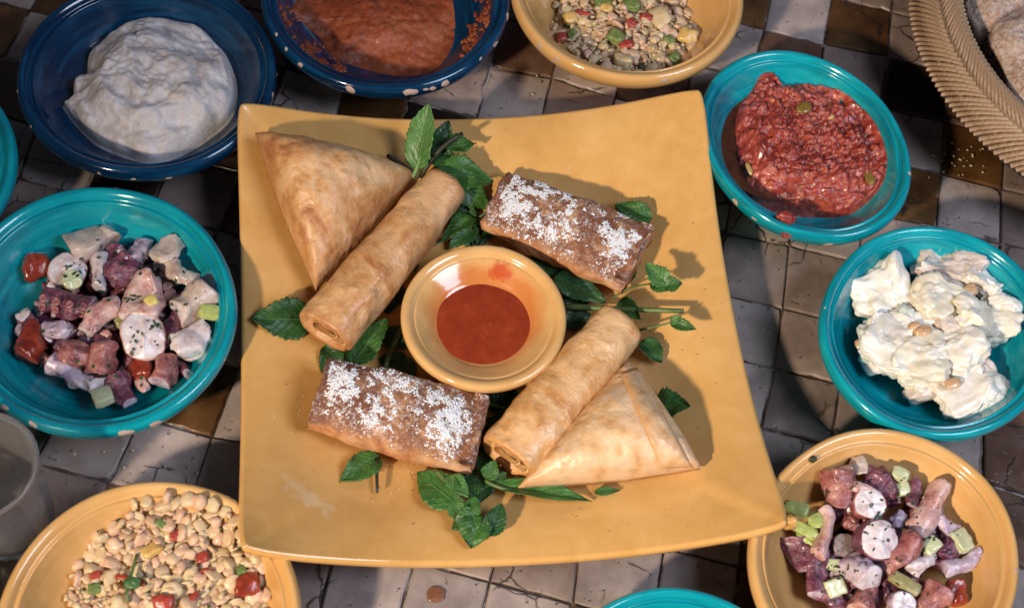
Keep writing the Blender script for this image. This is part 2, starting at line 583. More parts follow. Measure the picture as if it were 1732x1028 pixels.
DISH = PROF[:9] + [(1.0, .0452), (.994, .0484), (.972, .0503), (.94, .0507), (.905, .0500), (.872, .0482), (.850, .0462), (.834, .0455), (.818, .0455), (.78, .0437), (.70, .0395), (.62, .0352),
                    (.55, .0318), (.42, .0300), (.20, .0292), (.1, .029), (0, .029)]
PFD = [(max(0, a), b) for a, b in crom(DISH)]
class Bowl:
    def __init__(s, x, y, R, ea=0, eb=0, zr=.0503, z0=.0008, seed=0, wob=.010, pf=None):
        s.pf = pf or PF
        s.x, s.y, s.R, s.ea, s.eb, s.hs, s.z0, s.seed, s.wob = x, y, R, ea, eb, zr / .0503, z0, seed, wob
    def rad(s, th):
        return s.R + s.ea * math.cos(2 * th) + s.eb * math.sin(2 * th)
    def pt(s, th, fi):
        i = int(min(fi, len(s.pf) - 1.001))
        f = fi - i
        r = s.pf[i][0] * (1 - f) + s.pf[i + 1][0] * f
        z = s.pf[i][1] * (1 - f) + s.pf[i + 1][1] * f
        d = Vector((math.cos(th), math.sin(th), 0))
        wb = 1 + s.wob * nz((d.x * 1.5, d.y * 1.5, r * 2), 1.0, s.seed)
        zb = .0013 * nz((d.x, d.y, 0), 1.3, s.seed + 9) * r
        return Vector((s.x + d.x * r * s.rad(th) * wb, s.y + d.y * r * s.rad(th) * wb, s.z0 + z * s.hs + zb))
    def zin(s, x, y):
        dx, dy = x - s.x, y - s.y
        q = math.hypot(dx, dy) / s.rad(math.atan2(dy, dx))
        L = [p for p in s.pf[LIP0 + 10:]]
        if q >= L[0][0]: return s.z0 + L[0][1] * s.hs
        for a, b in zip(L, L[1:]):
            if b[0] <= q <= a[0]:
                f = (a[0] - q) / max(1e-6, a[0] - b[0])
                return s.z0 + (a[1] * (1 - f) + b[1] * f) * s.hs
        return s.z0 + s.pf[-1][1] * s.hs
    def build(s, name, label, mat, group, chips=(), nchip=0):
        N = 144
        V, F = [], []
        n = len(s.pf)
        for i in range(n - 1):
            for j in range(N):
                V.append(s.pt(2 * PI * j / N, min(i, n - 2.6)))
        V.append(s.pt(0, n - 1))
        F = grid_faces(n - 1, N)
        F = [q[::-1] for q in F]
        F += [((n - 2) * N + j, len(V) - 1, (n - 2) * N + (j + 1) % N)[::-1] for j in range(N)]
        V.append(Vector((s.x, s.y, s.z0 + .003)))
        F += [(j, len(V) - 1, (j + 1) % N) for j in range(N)]
        F = [q[::-1] for q in F]
        o = obj(name, V, F, mat, origin=(s.x, s.y, s.z0))
        setp(o, label, 'bowl', group)
        r_ = random.Random(s.seed + 77)
        lst = []
        for (u, v, off, sz) in chips:
            q = P(u, v, .046)
            lst.append((math.atan2(q.y - s.y, q.x - s.x), LIP0 + off, sz))
        for _ in range(nchip):
            lst.append((r_.uniform(0, 2 * PI), LIP0 + r_.uniform(-4, 10), r_.uniform(.0006, .0016)))
        for th, fi, sz in lst:
            cen = s.pt(th, fi)
            K = 11
            Vc = []
            px = (s.pt(th, fi + .5) - s.pt(th, fi - .5)).length
            nrm = None
            for ring in (0, .55, 1):
                for q in range(K if ring else 1):
                    a = 2 * PI * q / K
                    rr = sz * ring * (1 + (.18 * math.sin(2 * a + th * 9) + r_.uniform(-.16, .16)) * (ring > 0)) 
                    p = s.pt(th + 1.35 * rr * math.cos(a) / s.R, fi + rr * math.sin(a) / max(px, 1e-5))
                    if nrm is None:
                        e1 = s.pt(th + .01, fi) - s.pt(th - .01, fi)
                        e2 = s.pt(th, fi + .5) - s.pt(th, fi - .5)
                        nrm = e1.cross(e2).normalized()
                        out = (Vector((math.cos(th), math.sin(th), .6))).normalized()
                        if nrm.dot(out) < 0: nrm = -nrm
                    Vc.append(p + nrm * (.00035 if ring < 1 else .0001))
            Fc = [(0, 1 + q, 1 + (q + 1) % K) for q in range(K)] + [(1 + q, 1 + K + q, 1 + K + (q + 1) % K, 1 + (q + 1) % K) for q in range(K)]
            obj('glaze_chip', Vc, Fc, M_bisque, o)
        return o

bA = Bowl(-.2622, .1302, .0840, .0005, -.0002, seed=1)
bB = Bowl(-.1195, .2290, .0866, seed=2)
bC = Bowl(-.2470, -.0479, .0848, -.0004, -.0027, seed=3)
bD = Bowl(.0470, .2660, .0837, seed=4, zr=.052)
bE = Bowl(.1788, .1565, .0745, -.0023, -.0052, seed=5, zr=.049)
bF = Bowl(.2657, .0260, .0755, -.0019, .0037, seed=6, zr=.049)
bG = Bowl(.2327, -.1304, .0795, -.0016, .0044, seed=7, zr=.0495)
bH = Bowl(-.1670, -.2316, .0812, seed=8, zr=.0495)
bI = Bowl(.1219, -.2400, .0725, seed=9, zr=.049)
bJ = Bowl(-.4063, .0247, .0850, seed=10)
BG, TG, YG = 'cobalt blue bowls', 'turquoise bowls', 'yellow bowls'
bA.build('bowl', 'cobalt blue bowl with ringed rim holding white dip, top left corner', M_blue, BG, [(27,105,2,.0012),(30,80,1,.001),(30,160,4,.0012),(446,161,2,.0014),(60,215,3,.0009)], 5)
bB.build('bowl', 'cobalt blue bowl with chipped rim holding red pepper spread', M_blue, BG,
         [(590,160,1,.0030),(695,160,1,.0034),(734,153,0,.0020),(757,148,1,.0026),(502,120,3,.0017),(858,32,3,.0024),(843,78,1,.0026),(484,92,6,.0012),(470,67,8,.0011),(818,108,4,.0010)], 5)
bC.build('bowl', 'large turquoise bowl of octopus salad left of the square plate', M_teal, TG, [(265,718,-1,.0034),(209,716,1,.0032),(62,714,4,.0020),(15,690,6,.0018)], 2)
bD.build('bowl', 'yellow bowl of bean salad above the square plate', M_yel, YG, [(920,78,2,.0022),(948,98,2,.0018),(1118,130,2,.0020)], 2)
bE.build('bowl', 'turquoise bowl holding chunky red tomato salsa', M_teal, TG, [(1240,342,-2,.0026),(1405,413,-3,.0022),(1278,107,4,.0012)], 3)
bF.build('bowl', 'turquoise bowl holding creamy white potato salad', M_teal, TG, [], 3)
bG.build('bowl', 'yellow bowl of octopus salad at the lower right plate corner', M_yel, YG, [], 3)
bH.build('bowl', 'yellow bowl of bean salad under the lower left plate corner', M_yel, YG, [], 3)
bI.build('bowl', 'turquoise bowl with only its upper rim in view, bottom edge', M_teal, TG, [], 2)
bJ.build('bowl', 'turquoise bowl cut off by the left edge beside the cobalt bowl', M_teal, TG, [], 2)

# ------------------------------------------------------------------ square plate
def pxy(u, v):
    a, b = (u + 1) / 2, (v + 1) / 2
    return (PC[0] * (1 - a) + PC[1] * a) * (1 - b) + (PC[3] * (1 - a) + PC[2] * a) * b
def pz_uv(u, v):
    au, av = min(1, abs(u)), min(1, abs(v))
    rho = (au ** 5 + av ** 5) ** .2
    sag = .033 + .004 * (-v) * (abs(v) > abs(u))
    z = .0125 + (CZ - .0125 - sag) * sm(.42, 1.02, rho) + sag * (au ** 2.2 * av ** 2.2)
    return z
def puv(x, y):
    u = v = 0
    for _ in range(8):
        p = pxy(u, v)
        du = (pxy(u + .01, v) - p) / .01
        dv = (pxy(u, v + .01) - p) / .01
        ex, ey = x - p.x, y - p.y
        det = du.x * dv.y - du.y * dv.x
        u += (ex * dv.y - ey * dv.x) / det
        v += (du.x * ey - du.y * ex) / det
    return u, v
def plate_z(x, y):
    u, v = puv(x, y)
    return pz_uv(max(-1, min(1, u)), max(-1, min(1, v)))
N = 72
def pp(a, b, off):
    """plate surface with rounded plan corners; off = drop below the top face"""
    au, av = abs(a), abs(b)
    k = 1 - .016 * (au * av) ** 14
    u, v = a * k, b * k
    p = pxy(u, v)
    bow = .0035
    q = Vector((p.x, p.y, pz_uv(u, v)))
    return q
lin = [math.sin((i / N * 2 - 1) * PI / 2 * .97) / math.sin(PI / 2 * .97) for i in range(N + 1)]
V, F = [], []
for j in range(N + 1):
    for i in range(N + 1):
        V.append(pp(lin[i], lin[j], 0))
for j in range(N):
    for i in range(N):
        a = j * (N + 1) + i
        F.append((a, a + 1, a + N + 2, a + N + 1))
border = [i for i in range(N + 1)] + [(j + 1) * (N + 1) - 1 for j in range(1, N + 1)] + [N * (N + 1) + i for i in range(N - 1, -1, -1)] + [j * (N + 1) for j in range(N - 1, 0, -1)]
cen = sum(PC, Vector()) / 4
TH = .0100
nb = len(border)
rings = []
for (outw, drop) in ((.0016, -.0004), (.0026, -.0018), (.0028, -.0042), (.0022, -.0072), (.0002, -.0092), (-.004, -.0098)):
    st = len(V)
    for k, bi in enumerate(border):
        p = V[bi]
        a, b = V[border[(k + 1) % nb]], V[border[k - 1]]
        tdir = (a - b)
        nrm = Vector((tdir.y, -tdir.x, 0)).normalized()
        V.append(p + nrm * outw + Vector((0, 0, drop)))
    rings.append(st)
prev = border
for st in rings:
    cur = list(range(st, st + nb))
    for k in range(nb):
        F.append((prev[k], cur[k], cur[(k + 1) % nb], prev[(k + 1) % nb]))
    prev = cur
st = len(V)                                    # underside
NI = 24
idx = {}
for s_ in range(1, NI + 1):
    f = 1 - s_ / NI
    for k, bi in enumerate(border):
        p = V[bi]
        u, v = puv(p.x, p.y)
        u2, v2 = u * f * .97, v * f * .97
        q = pxy(u2, v2)
        V.append(Vector((q.x, q.y, max(.0022, pz_uv(u2, v2) - TH))))
    cur = list(range(st + (s_ - 1) * nb, st + s_ * nb))
    for k in range(nb):
        F.append((prev[k], cur[k], cur[(k + 1) % nb], prev[(k + 1) % nb]))
    prev = cur
plate = obj('square_plate', V, F, M_plate, origin=(cen.x, cen.y, 0))
setp(plate, 'large square yellow plate with upswept corners in the middle of the table', 'plate')
# foot ring of the plate
V, F = [], []
for z, k in ((.0006, .40), (.0006, .43), (.0045, .45), (.0045, .39)):
    for q in range(48):
        a = 2 * PI * q / 48
        p = pxy(k * math.copysign(abs(math.cos(a)) ** .5, math.cos(a)), k * math.copysign(abs(math.sin(a)) ** .5, math.sin(a)))
        V.append((p.x, p.y, z))
F = grid_faces(4, 48) + [(3 * 48 + j, 3 * 48 + (j + 1) % 48, (j + 1) % 48, j) for j in range(48)]
obj('foot_ring', V, F, M_plate, plate)
# chipped knob of glaze on the lower right corner
V, F = blob(.0040, .0030, .0062, 3, .2, 1.6, .7)
q = P(1336, 884, .0565)
obj('glaze_lump', [v + q for v in V], F, M_plate, plate)

# ------------------------------------------------------------------ sauce dish in the middle
qs = P(819, 545, .013)
dz0 = plate_z(qs.x, qs.y) + .0003
bS = Bowl(-.0160, -.0128, .0512, zr=.034, z0=dz0, seed=11, wob=.004, pf=PFD)
o = bS.build('sauce_dish', 'small round yellow dish of chili sauce at the plate centre', M_dish, None, [(850,416,4,.0012)], 0)
o['category'] = 'dish'
del_group = o.get('group')

def liquid(name, bowl, px, zl, mat, label, cat, edge=.0007, n=64, amp=.03, dome=.0004):
    pts = [P(u, v, zl) for u, v in px]
    c = sum(pts, Vector()) / len(pts)
    V = [c + Vector((0, 0, dome))]
    K = n
    pts = [Vector((*a, zl)) for a in smooth_loop([(p.x, p.y) for p in pts], K)]
    for ring in (.25, .5, .75, .92, 1):
        for p in pts:
            q = c.lerp(p, ring)
            k = sm(.9, 1, ring)
            V.append(Vector((q.x, q.y, zl + dome * (1 - ring ** 2) + edge * .5 * k - .0006 * (ring == 1))))
    F = [(0, 1 + j, 1 + (j + 1) % K) for j in range(K)] + [(a + 1, b + 1, c_ + 1, d + 1) for a, d, c_, b in [(q[0], q[1], q[2], q[3]) for q in grid_faces(5, K)]]
    o = obj(name, V, F, mat)
    return setp(o, label, cat)

def smooth_loop(p, K):
    n = len(p)
    o = []
    for k in range(K):
        t = k / K * n
        i = int(t)
        f = t - i
        p0, p1, p2, p3 = p[(i - 1) % n], p[i % n], p[(i + 1) % n], p[(i + 2) % n]
        o.append(tuple(.5 * (2 * p1[c] + (p2[c] - p0[c]) * f + (2 * p0[c] - 5 * p1[c] + 4 * p2[c] - p3[c]) * f * f + (3 * p1[c] - p0[c] - 3 * p2[c] + p3[c]) * f ** 3) for c in (0, 1)))
    return o

ts = NT('chili_sauce')
_c = ts.ramp(ts.noise(90, 4, .7), [(.3, (.22, .026, .008)), (.6, (.29, .042, .012)), (.75, (.38, .070, .02))])
_c = ts.mix(ts.ramp(ts.noise(340, 2), [(.70, 0.), (.76, .6)]), _c, (.45, .16, .05))
ts.bump(ts.noise(60, 2), .08, .001)
M_chili = ts.set(_c, .10, coat=.8, sss=.25, ss=.003)
pxs = [(819 + (83 + 3 * math.sin(3 * a)) * math.cos(a), 546 - (70 + 2 * math.sin(2 * a)) * math.sin(a)) for a in [2 * PI * k / 16 for k in range(16)]]
zl = bS.zin(*on(740, 546, bS.zin)[:2]) 
liquid('chili_sauce', bS, pxs, zl + .0004, M_chili, 'smooth orange red chili sauce in the small centre dish', 'sauce')

# ------------------------------------------------------------------ fried pastries
def roll(name, label, a_px, b_px, ra, rb, mat, zfa=.0, zfb=.0, seed=0, flat_=.9, open_a=True, seam=2.2, cat='spring roll', pw=2.5):
    A = on(*a_px, plate_z, ra * flat_ + zfa)
    B = on(*b_px, plate_z, rb * flat_ + zfb)
    ax = (B - A)
    L = ax.length
    t = ax.normalized()
    side = Vector((0, 0, 1)).cross(t).normalized()
    up = t.cross(side)
    S, NR = 44, 56
    V, F = [], []
    prof = [(-.002, .70), (-.0035, .86), (-.0025, .97)]
    rings = [(.0065, .10), (.006, .35), (.003, .60), (-.0025, .76), (-.0045, .88), (-.0028, .975)]
    body = [(L * i / (NR - 1), 1.0) for i in range(NR)]
    endr = [(L + .0026, .95), (L + .0036, .84), (L + .0020, .70), (L - .003, .55), (L - .004, .12)]
    for s_, k in rings + body + endr:
        tt = max(0, min(1, s_ / L))
        r0 = ra * (1 - tt) + rb * tt + .0012 * math.sin(tt * PI) 
        for j in range(S):
            th = 2 * PI * j / S
            ph = ((th - seam - .25 * nz((tt * 3, 0, 0), 1, seed)) % (2 * PI)) / (2 * PI)
            sp = 1 + .075 * (ph - .5) 
            c, sn = math.cos(th), math.sin(th)
            sup = (abs(c) ** pw + abs(sn) ** pw) ** (-1 / pw)
            en = 1 - sm(0, .20, tt)
            base = A + t * s_ + (side * c * sup * (1 + .07 * en) + up * sn * sup * flat_ * (1 - .16 * en)) * r0 * k * sp
            d = .0011 * fb(base, 42, seed) + .0005 * nz(base, 170, seed) + .0013 * nz((tt * 4 + ph * 5, ph * 2, 0), 1.6, seed + 3)
            e = 1 if k > .9 else .5
            jit = .0012 * nz((c * 2, sn * 2, s_ * 60), 1.4, seed + 6) * (s_ < 0 or s_ > L)
            V.append(base + (side * c + up * sn) * d * e + t * jit)
    n = len(rings + body + endr)
    F = grid_faces(n, S)
    F.append(tuple(range(S))[::-1])
    F.append(tuple((n - 1) * S + j for j in range(S)))
    o = obj(name, V, F, mat)
    setp(o, label, cat)
    if open_a:                                   # coil of pastry inside the open end, and the dark filling
        Vs = []
        K = 54
        for q in range(K):
            f = q / (K - 1)
            a = f * 2.5 * PI + 2.2
            rr = ra * (.66 - .38 * f) * (1 + .08 * math.sin(a * 2.3))
            for dd, e in ((-.0022, 0), (-.0022, 1), (.0045, 1), (.0045, 0)):
                r2 = rr + e * .0011
                Vs.append(A + t * (dd + .0007 * math.sin(a * 3)) + side * math.cos(a) * r2 * 1.10 + up * math.sin(a) * r2 * flat_ * .72)
        obj('pastry_coil', Vs, grid_faces(K, 4) + [(0, 1, 2, 3), tuple(4 * K - 4 + q for q in (3, 2, 1, 0))], mat, o, smooth=False)
        Vf = [A + t * .0008] + [A + t * .0010 + (side * math.cos(2 * PI * q / 20) + up * math.sin(2 * PI * q / 20) * flat_ * .80) * ra * .66 for q in range(20)]
        obj('filling', Vf, [(0, 1 + (q + 1) % 20, 1 + q) for q in range(20)], M_fill, o)
    return o

foods = []
r1 = roll('spring_roll', 'golden brown cigar shaped fried roll on the left, against the samosa', (556, 556), (752, 318), .0185, .0148, M_roll, .004, .006, 3, .86)
r2 = roll('spring_roll', 'pale gold cigar shaped fried roll right of the sauce dish', (864, 768), (1044, 552), .0187, .0160, M_roll2, .003, .005, 8, .88, seam=4.6)
foods += [r1, r2]

def pillow(name, label, a_px, b_px, wa, wb, hgt, mat, seed, cat='pastry', dz=0):
    """flat sugared parcel: rounded-box section, ends pinched and folded in"""
    A = on(*a_px, plate_z, hgt * .5 + dz)
    B = on(*b_px, plate_z, hgt * .5 + dz)
    t = (B - A)
    L = t.length
    t.normalize()
    side = Vector((0, 0, 1)).cross(t).normalized()
    up = t.cross(side)
    S, NR = 64, 60
    V = []
    rows = [(.010, .10, .15), (.009, .5, .45), (.004, .80, .62), (-.001, .96, .70), (-.0022, 1.0, .78)]
    rows += [(L * i / (NR - 1), 1.0, None) for i in range(NR)]
    rows += [(L + .0022, 1.0, .80), (L + .001, .96, .72), (L - .004, .80, .62), (L - .009, .5, .45), (L - .010, .10, .15)]
    for s_, kw, kh in rows:
        tt = max(0, min(1, s_ / L))
        w_ = (wa * (1 - tt) + wb * tt) * .5
        en = min(tt, 1 - tt)
        h_ = hgt * .5 * (.80 + .20 * sm(0, .22, en))
        flare = (1 + .04 * (1 - sm(0, .10, en))) * (.95 + .07 * math.sin(PI * tt))
        h_ *= .80 + .27 * math.sin(PI * tt)
        for j in range(S):
            th = 2 * PI * j / S
            c, sn = math.cos(th), math.sin(th)
            pw = 2.35
            sup = (abs(c) ** pw + abs(sn) ** pw) ** (-1 / pw)
            hh = h_ if kh is None else hgt * .5 * kh
            base = A + t * s_ + side * c * sup * w_ * kw * flare + up * sn * sup * hh
            d = .0022 * fb(base, 38, seed) + .0008 * nz(base, 130, seed + 2)
            edge = .0022 * nz((c * 2.0, sn * 2.0, tt * 9), 1.2, seed + 4) * (1 - sm(0, .1, en))
            V.append(base + (side * c + up * sn) * d + t * edge)
    n = len(rows)
    F = grid_faces(n, S) + [tuple(range(S))[::-1], tuple((n - 1) * S + j for j in range(S))]
    o = obj(name, V, F, mat)
    setp(o, label, cat, 'sugar dusted pastry parcels')
    # folded lip of pastry over one end
    Vl = []
    K = 16
    for q in range(K):
        f = q / (K - 1) * 2 - 1
        w_ = wb * .48
        for (ss, zz) in ((-.006, .34), (.0022, .36), (.0042, .10), (.0018, -.15), (-.002, -.15), (-.004, .1)):
            bump_ = .0010 * nz((f * 3, ss * 200, zz), 1.5, seed)
            Vl.append(B + t * (ss + bump_) + side * f * w_ * (1 - .1 * abs(f)) + up * hgt * (zz - .06 * f * f))
    obj('folded_end', Vl, grid_faces(K, 6) + [tuple(range(6)), tuple((K - 1) * 6 + q for q in range(6))[::-1]], mat, o)
    # clumps of icing sugar
    bvh = BVHTree.FromPolygons(V, F)
    r_ = random.Random(seed)
    parts = []
    tri = 0
    tries = 0
    while len(parts) < 4000 and tries < 34000:
        tries += 1
        a, b = r_.uniform(.02, .99), r_.gauss(0.02, .24)
        if abs(b) > .5: continue
        pos = A + t * (L * a) + side * (b * (wa * (1 - a) + wb * a)) + Vector((0, 0, .05))
        dens = .40 + 1.3 * fb(pos, 45, seed + 20, 2) + 1.5 * nz(pos, 190, seed + 21) + .9 * nz(pos, 420, seed + 22) - .5 * abs(a - .5) - 1.0 * max(0, abs(b) - .3)
        if r_.random() > dens * .9 or dens < .3: continue
        loc, nor, fi, dist = bvh.ray_cast(pos, Vector((0, 0, -1)))
        if loc is None or nor.z < .35: continue
        sz = abs(r_.gauss(0, .00022)) + .00022 + .0002 * max(0, dens - .7)
        v_, f_ = ico(1)
        R_ = Matrix.Rotation(r_.uniform(0, 6.28), 3, 'Z')
        e1 = nor.orthogonal().normalized()
        e2 = nor.cross(e1)
        parts.append(([loc + nor * (q.z * sz * .7) + e1 * (q.x * sz * r_.uniform(.8, 1.4)) + e2 * (q.y * sz * r_.uniform(.8, 1.4)) for q in v_], f_))
    Vs, Fs = join(parts)
    so = obj('icing_sugar', Vs, Fs, M_sugar, o)
    so['kind'] = 'stuff'
    return o
p1 = pillow('sugared_pastry', 'sugar dusted pastry parcel right of the upright mint, above the sauce dish', (842, 342), (1074, 438), .046, .054, .030, M_sug, 11)
p2 = pillow('sugared_pastry', 'sugar and cinnamon dusted pastry parcel below and left of the sauce dish', (543, 668), (803, 736), .046, .053, .034, M_sug, 23)
foods += [p1, p2]

def samosa(name, label, tri, hgt, mat, seed, flap=None, zc=(0, 0, 0), round_=.06):
    T = [on(u, v, plate_z, .004 + dz) for (u, v), dz in zip(tri, zc)]
    cen = sum(T, Vector()) / 3
    n = 46
    V, idx, F = [], {}, []
    def surf(a, b, c, top):
        # pull the tips in and bow the sides out a little
        m = max(a, b, c)
        p = T[0] * a + T[1] * b + T[2] * c
        e = 27 * a * b * c
        edge = min(a, b, c)
        bow = sm(0, .25, edge)
        h = hgt * (max(0, e) ** .46)
        out = (p - cen)
        out.z = 0
        if edge < 1e-6:
            p = p + out.normalized() * .0022 * (4 * (a * b + b * c + c * a) - .0)
        else:
            p = p + out * .02 * (1 - bow)
        d = .0026 * fb(p, 36, seed) * sm(0, .10, edge) + .0009 * nz(p, 140, seed + 1) 
        d2 = .0012 * nz(p, 60, seed + 7) 
        if top: p.z += .003 + h + d + d2 * sm(0, .1, edge)
        else: p.z += -.002 - .10 * h * 0 + d2 * .2
        return p
    for top in (1, 0):
        for i in range(n + 1):
            for j in range(n + 1 - i):
                a, b = i / n, j / n
                idx[(top, i, j)] = len(V)
                V.append(surf(a, b, 1 - a - b, top))
        for i in range(n):
            for j in range(n - i):
                q = (idx[(top, i, j)], idx[(top, i + 1, j)], idx[(top, i, j + 1)])
                F.append(q if top else q[::-1])
                if i + j < n - 1:
                    q = (idx[(top, i + 1, j)], idx[(top, i + 1, j + 1)], idx[(top, i, j + 1)])
                    F.append(q if top else q[::-1])
    bnd = [(i, 0) for i in range(n)] + [(n - j, j) for j in range(n)] + [(0, n - j) for j in range(n)]
    for k in range(len(bnd)):
        a, b = bnd[k], bnd[(k + 1) % len(bnd)]
        F.append((idx[(1, *a)], idx[(1, *b)], idx[(0, *b)], idx[(0, *a)])[::-1])
    # consistent outward winding
    m = bpy.data.meshes.new('tmp')
    m.from_pydata([tuple(v) for v in V], [], F)
    bm = bmesh.new()
    bm.from_mesh(m)
    bmesh.ops.recalc_face_normals(bm, faces=bm.faces)
    bm.verts.index_update()
    F = [tuple(v.index for v in f.verts) for f in bm.faces]
    bm.free()
    bpy.data.meshes.remove(m)
    o = obj(name, V, F, mat)
    setp(o, label, 'samosa')
    if flap:
        bvh = BVHTree.FromPolygons(V, F)
        quad = flap                       # four pixel corners of the overlapping fold
        K, Lq = 26, 8
        top, bot = [], []
        for i in range(K):
            f = i / (K - 1)
            for j in range(Lq):
                g = j / (Lq - 1)
                u = (quad[0][0] * (1 - f) + quad[1][0] * f) * (1 - g) + (quad[3][0] * (1 - f) + quad[2][0] * f) * g
                v = (quad[0][1] * (1 - f) + quad[1][1] * f) * (1 - g) + (quad[3][1] * (1 - f) + quad[2][1] * f) * g
                loc, nor, fi, dist = bvh.ray_cast(CAM, ray(u, v).normalized())
                if loc is None: loc = P(u, v, .03 if not top else top[-1].z - .001)
                lift = .0004 + .0022 * math.sin(min(1, g * 1.0) * PI) ** .5 + .0005 * nz(loc, 120, seed)
                top.append(loc + Vector((0, 0, lift)))
                bot.append(loc + Vector((0, 0, -.003)))
        Vq = top + bot
        Fq = [q[::-1] for q in grid_faces(K, Lq, False)] + [tuple(x + K * Lq for x in q) for q in grid_faces(K, Lq, False)]
        per = [j for j in range(Lq)] + [i * Lq + Lq - 1 for i in range(1, K)] + [(K - 1) * Lq + j for j in range(Lq - 2, -1, -1)] + [i * Lq for i in range(K - 2, 0, -1)]
        for k in range(len(per)):
            a, b = per[k], per[(k + 1) % len(per)]
            Fq.append((a, b, b + K * Lq, a + K * Lq))
        obj('pastry_fold', Vq, Fq, mat, o)
    return o
s1 = samosa('samosa', 'large golden triangular samosa in the upper left of the square plate', [(432, 229), (700, 296), (534, 492)], .030, M_sam, 31, zc=(.006, .006, .004))
s2 = samosa('samosa', 'pale flaky triangular samosa with a folded edge, lower right on the plate', [(1060, 612), (1184, 792), (876, 826)], .026, M_sam2, 47,
            flap=[(1050, 632), (1118, 792), (1172, 790), (1080, 622)], zc=(.004, .003, .003))
foods += [s1, s2]

# ------------------------------------------------------------------ mint
def leaf(parent, base, tip, wpx, mat, z0=.004, z1=.006, roll_=0, fold=.25, curl=.15, seed=0, ser=.17, skew=0):
    A = on(*base, plate_z, z0)
    B = on(*tip, plate_z, z1)
    ax = B - A
    L = ax.length
    t = ax.normalized()
    W_ = wpx * mpp(A) * .5
    view = (CAM - (A + B) / 2).normalized()
    up0 = (Vector((0, 0, 1)) * .6 + view * .4)
    side = t.cross(up0).normalized()
    nrm = side.cross(t).normalized()
    R_ = Matrix.Rotation(rad(roll_), 3, t)
    side, nrm = R_ @ side, R_ @ nrm
    nu, nv = 27, 8
    V, uv = [], []
    for i in range(nu):
        u = i / (nu - 1)
        wd = (math.sin(PI * min(1, u ** .72)) ** .78) * (1 - .12 * u) if 0 < u < 1 else .0
        wd = max(wd, .03 if u < .5 else .015)
        tooth = ((u * 10.5) % 1)
        wd *= 1 + ser * (tooth - .5) * (0.1 < u < .97)
        for j in range(-nv, nv + 1):
            v = j / nv
            av = abs(v)
            x = v * wd * W_
            puck = .05 * W_ * math.sin((u - av * .3) * 7.5 * 2 * PI) * av * (1 - av * .3)
            h = fold * abs(x) - curl * L * (u - .15) ** 2 + curl * L * .3 * u + puck + .10 * W_ * nz((u * 2.4, v * 1.6, seed), 1.3, seed)
            h += .22 * W_ * av * math.sin(u * 9 + seed + (3 if v > 0 else 0)) * .6
            p = A + t * (u * L) + side * (x + skew * L * math.sin(PI * u)) + nrm * h
            fl = plate_z(p.x, p.y) + .0006
            if p.z < fl: p.z = fl + .0002 * av
            V.append(p)
            uv.append((u, v))
    F = grid_faces(nu, 2 * nv + 1, False)
    k = len(V)                                       # a real thickness
    off = nrm * .00035
    V2 = V + [p - off for p in V]
    m_ = 2 * nv + 1
    F2 = [q[::-1] for q in F] + [tuple(x + k for x in q) for q in F]
    per = [j for j in range(m_)] + [i * m_ + m_ - 1 for i in range(1, nu)] + [(nu - 1) * m_ + j for j in range(m_ - 2, -1, -1)] + [i * m_ for i in range(nu - 2, 0, -1)]
    for q in range(len(per)):
        a, b = per[q], per[(q + 1) % len(per)]
        F2.append((a, b, b + k, a + k))
    return obj('leaf', V2, F2, mat, parent, uv=uv + uv)

def stem(parent, pts, r, mat, name='stem'):
    pw_ = [on(u, v, plate_z, dz) for u, v, dz in pts]
    if len(pw_) == 3: pw_ = bez(*pw_, n=9)
    elif len(pw_) == 2: pw_ = [pw_[0].lerp(pw_[1], i / 5) for i in range(6)]
    V, F = tube(pw_, [r * (1 - .25 * i / (len(pw_) - 1)) for i in range(len(pw_))], 9)
    return obj(name, V, F, mat, parent)

def sprig(base, label, stems, leaves):
    p = on(*base, plate_z, .001)
    e = empty('mint_sprig', p, label, 'mint', 'mint sprigs on the square plate')
    for s_ in stems: stem(e, *s_)
    for k, l in enumerate(leaves):
        kw = l[4] if len(l) > 4 else {}
        leaf(e, l[0], l[1], l[2], l[3], seed=kw.pop('seed', k + int(base[0])), **kw)
    return e

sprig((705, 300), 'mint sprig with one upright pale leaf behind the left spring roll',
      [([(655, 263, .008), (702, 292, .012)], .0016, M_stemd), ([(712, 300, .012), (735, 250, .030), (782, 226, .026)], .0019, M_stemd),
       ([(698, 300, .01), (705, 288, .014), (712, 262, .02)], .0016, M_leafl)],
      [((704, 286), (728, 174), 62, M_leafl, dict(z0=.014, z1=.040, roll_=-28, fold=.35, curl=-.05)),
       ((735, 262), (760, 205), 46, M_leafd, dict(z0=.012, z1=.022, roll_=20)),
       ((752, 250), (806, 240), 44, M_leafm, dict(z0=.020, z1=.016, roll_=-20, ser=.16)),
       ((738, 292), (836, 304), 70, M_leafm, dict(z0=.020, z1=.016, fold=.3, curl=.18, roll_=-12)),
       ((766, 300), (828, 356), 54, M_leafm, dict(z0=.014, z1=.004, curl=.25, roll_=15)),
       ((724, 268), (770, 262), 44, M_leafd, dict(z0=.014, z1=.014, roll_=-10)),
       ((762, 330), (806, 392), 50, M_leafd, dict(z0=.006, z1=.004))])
sprig((800, 375), 'curled dark mint sprig between left spring roll and the upper pastry',
      [([(842, 338, .014), (822, 362, .009), (796, 378, .006)], .0012, M_stem), ([(796, 378, .006), (800, 396, .005), (806, 412, .004)], .0010, M_stemd),
       ([(716, 424, .004), (760, 400, .005)], .0010, M_stem)],
      [((803, 368), (748, 404), 40, M_leafm, dict(z0=.008, z1=.012, fold=.5, roll_=25)),
       ((806, 382), (760, 418), 40, M_leafd, dict(z0=.005, z1=.006, fold=.4)),
       ((775, 368), (800, 420), 46, M_leafd, dict(z0=.002, z1=.002)),
       ((830, 372), (800, 424), 36, M_leafd, dict(z0=.002, z1=.002))])
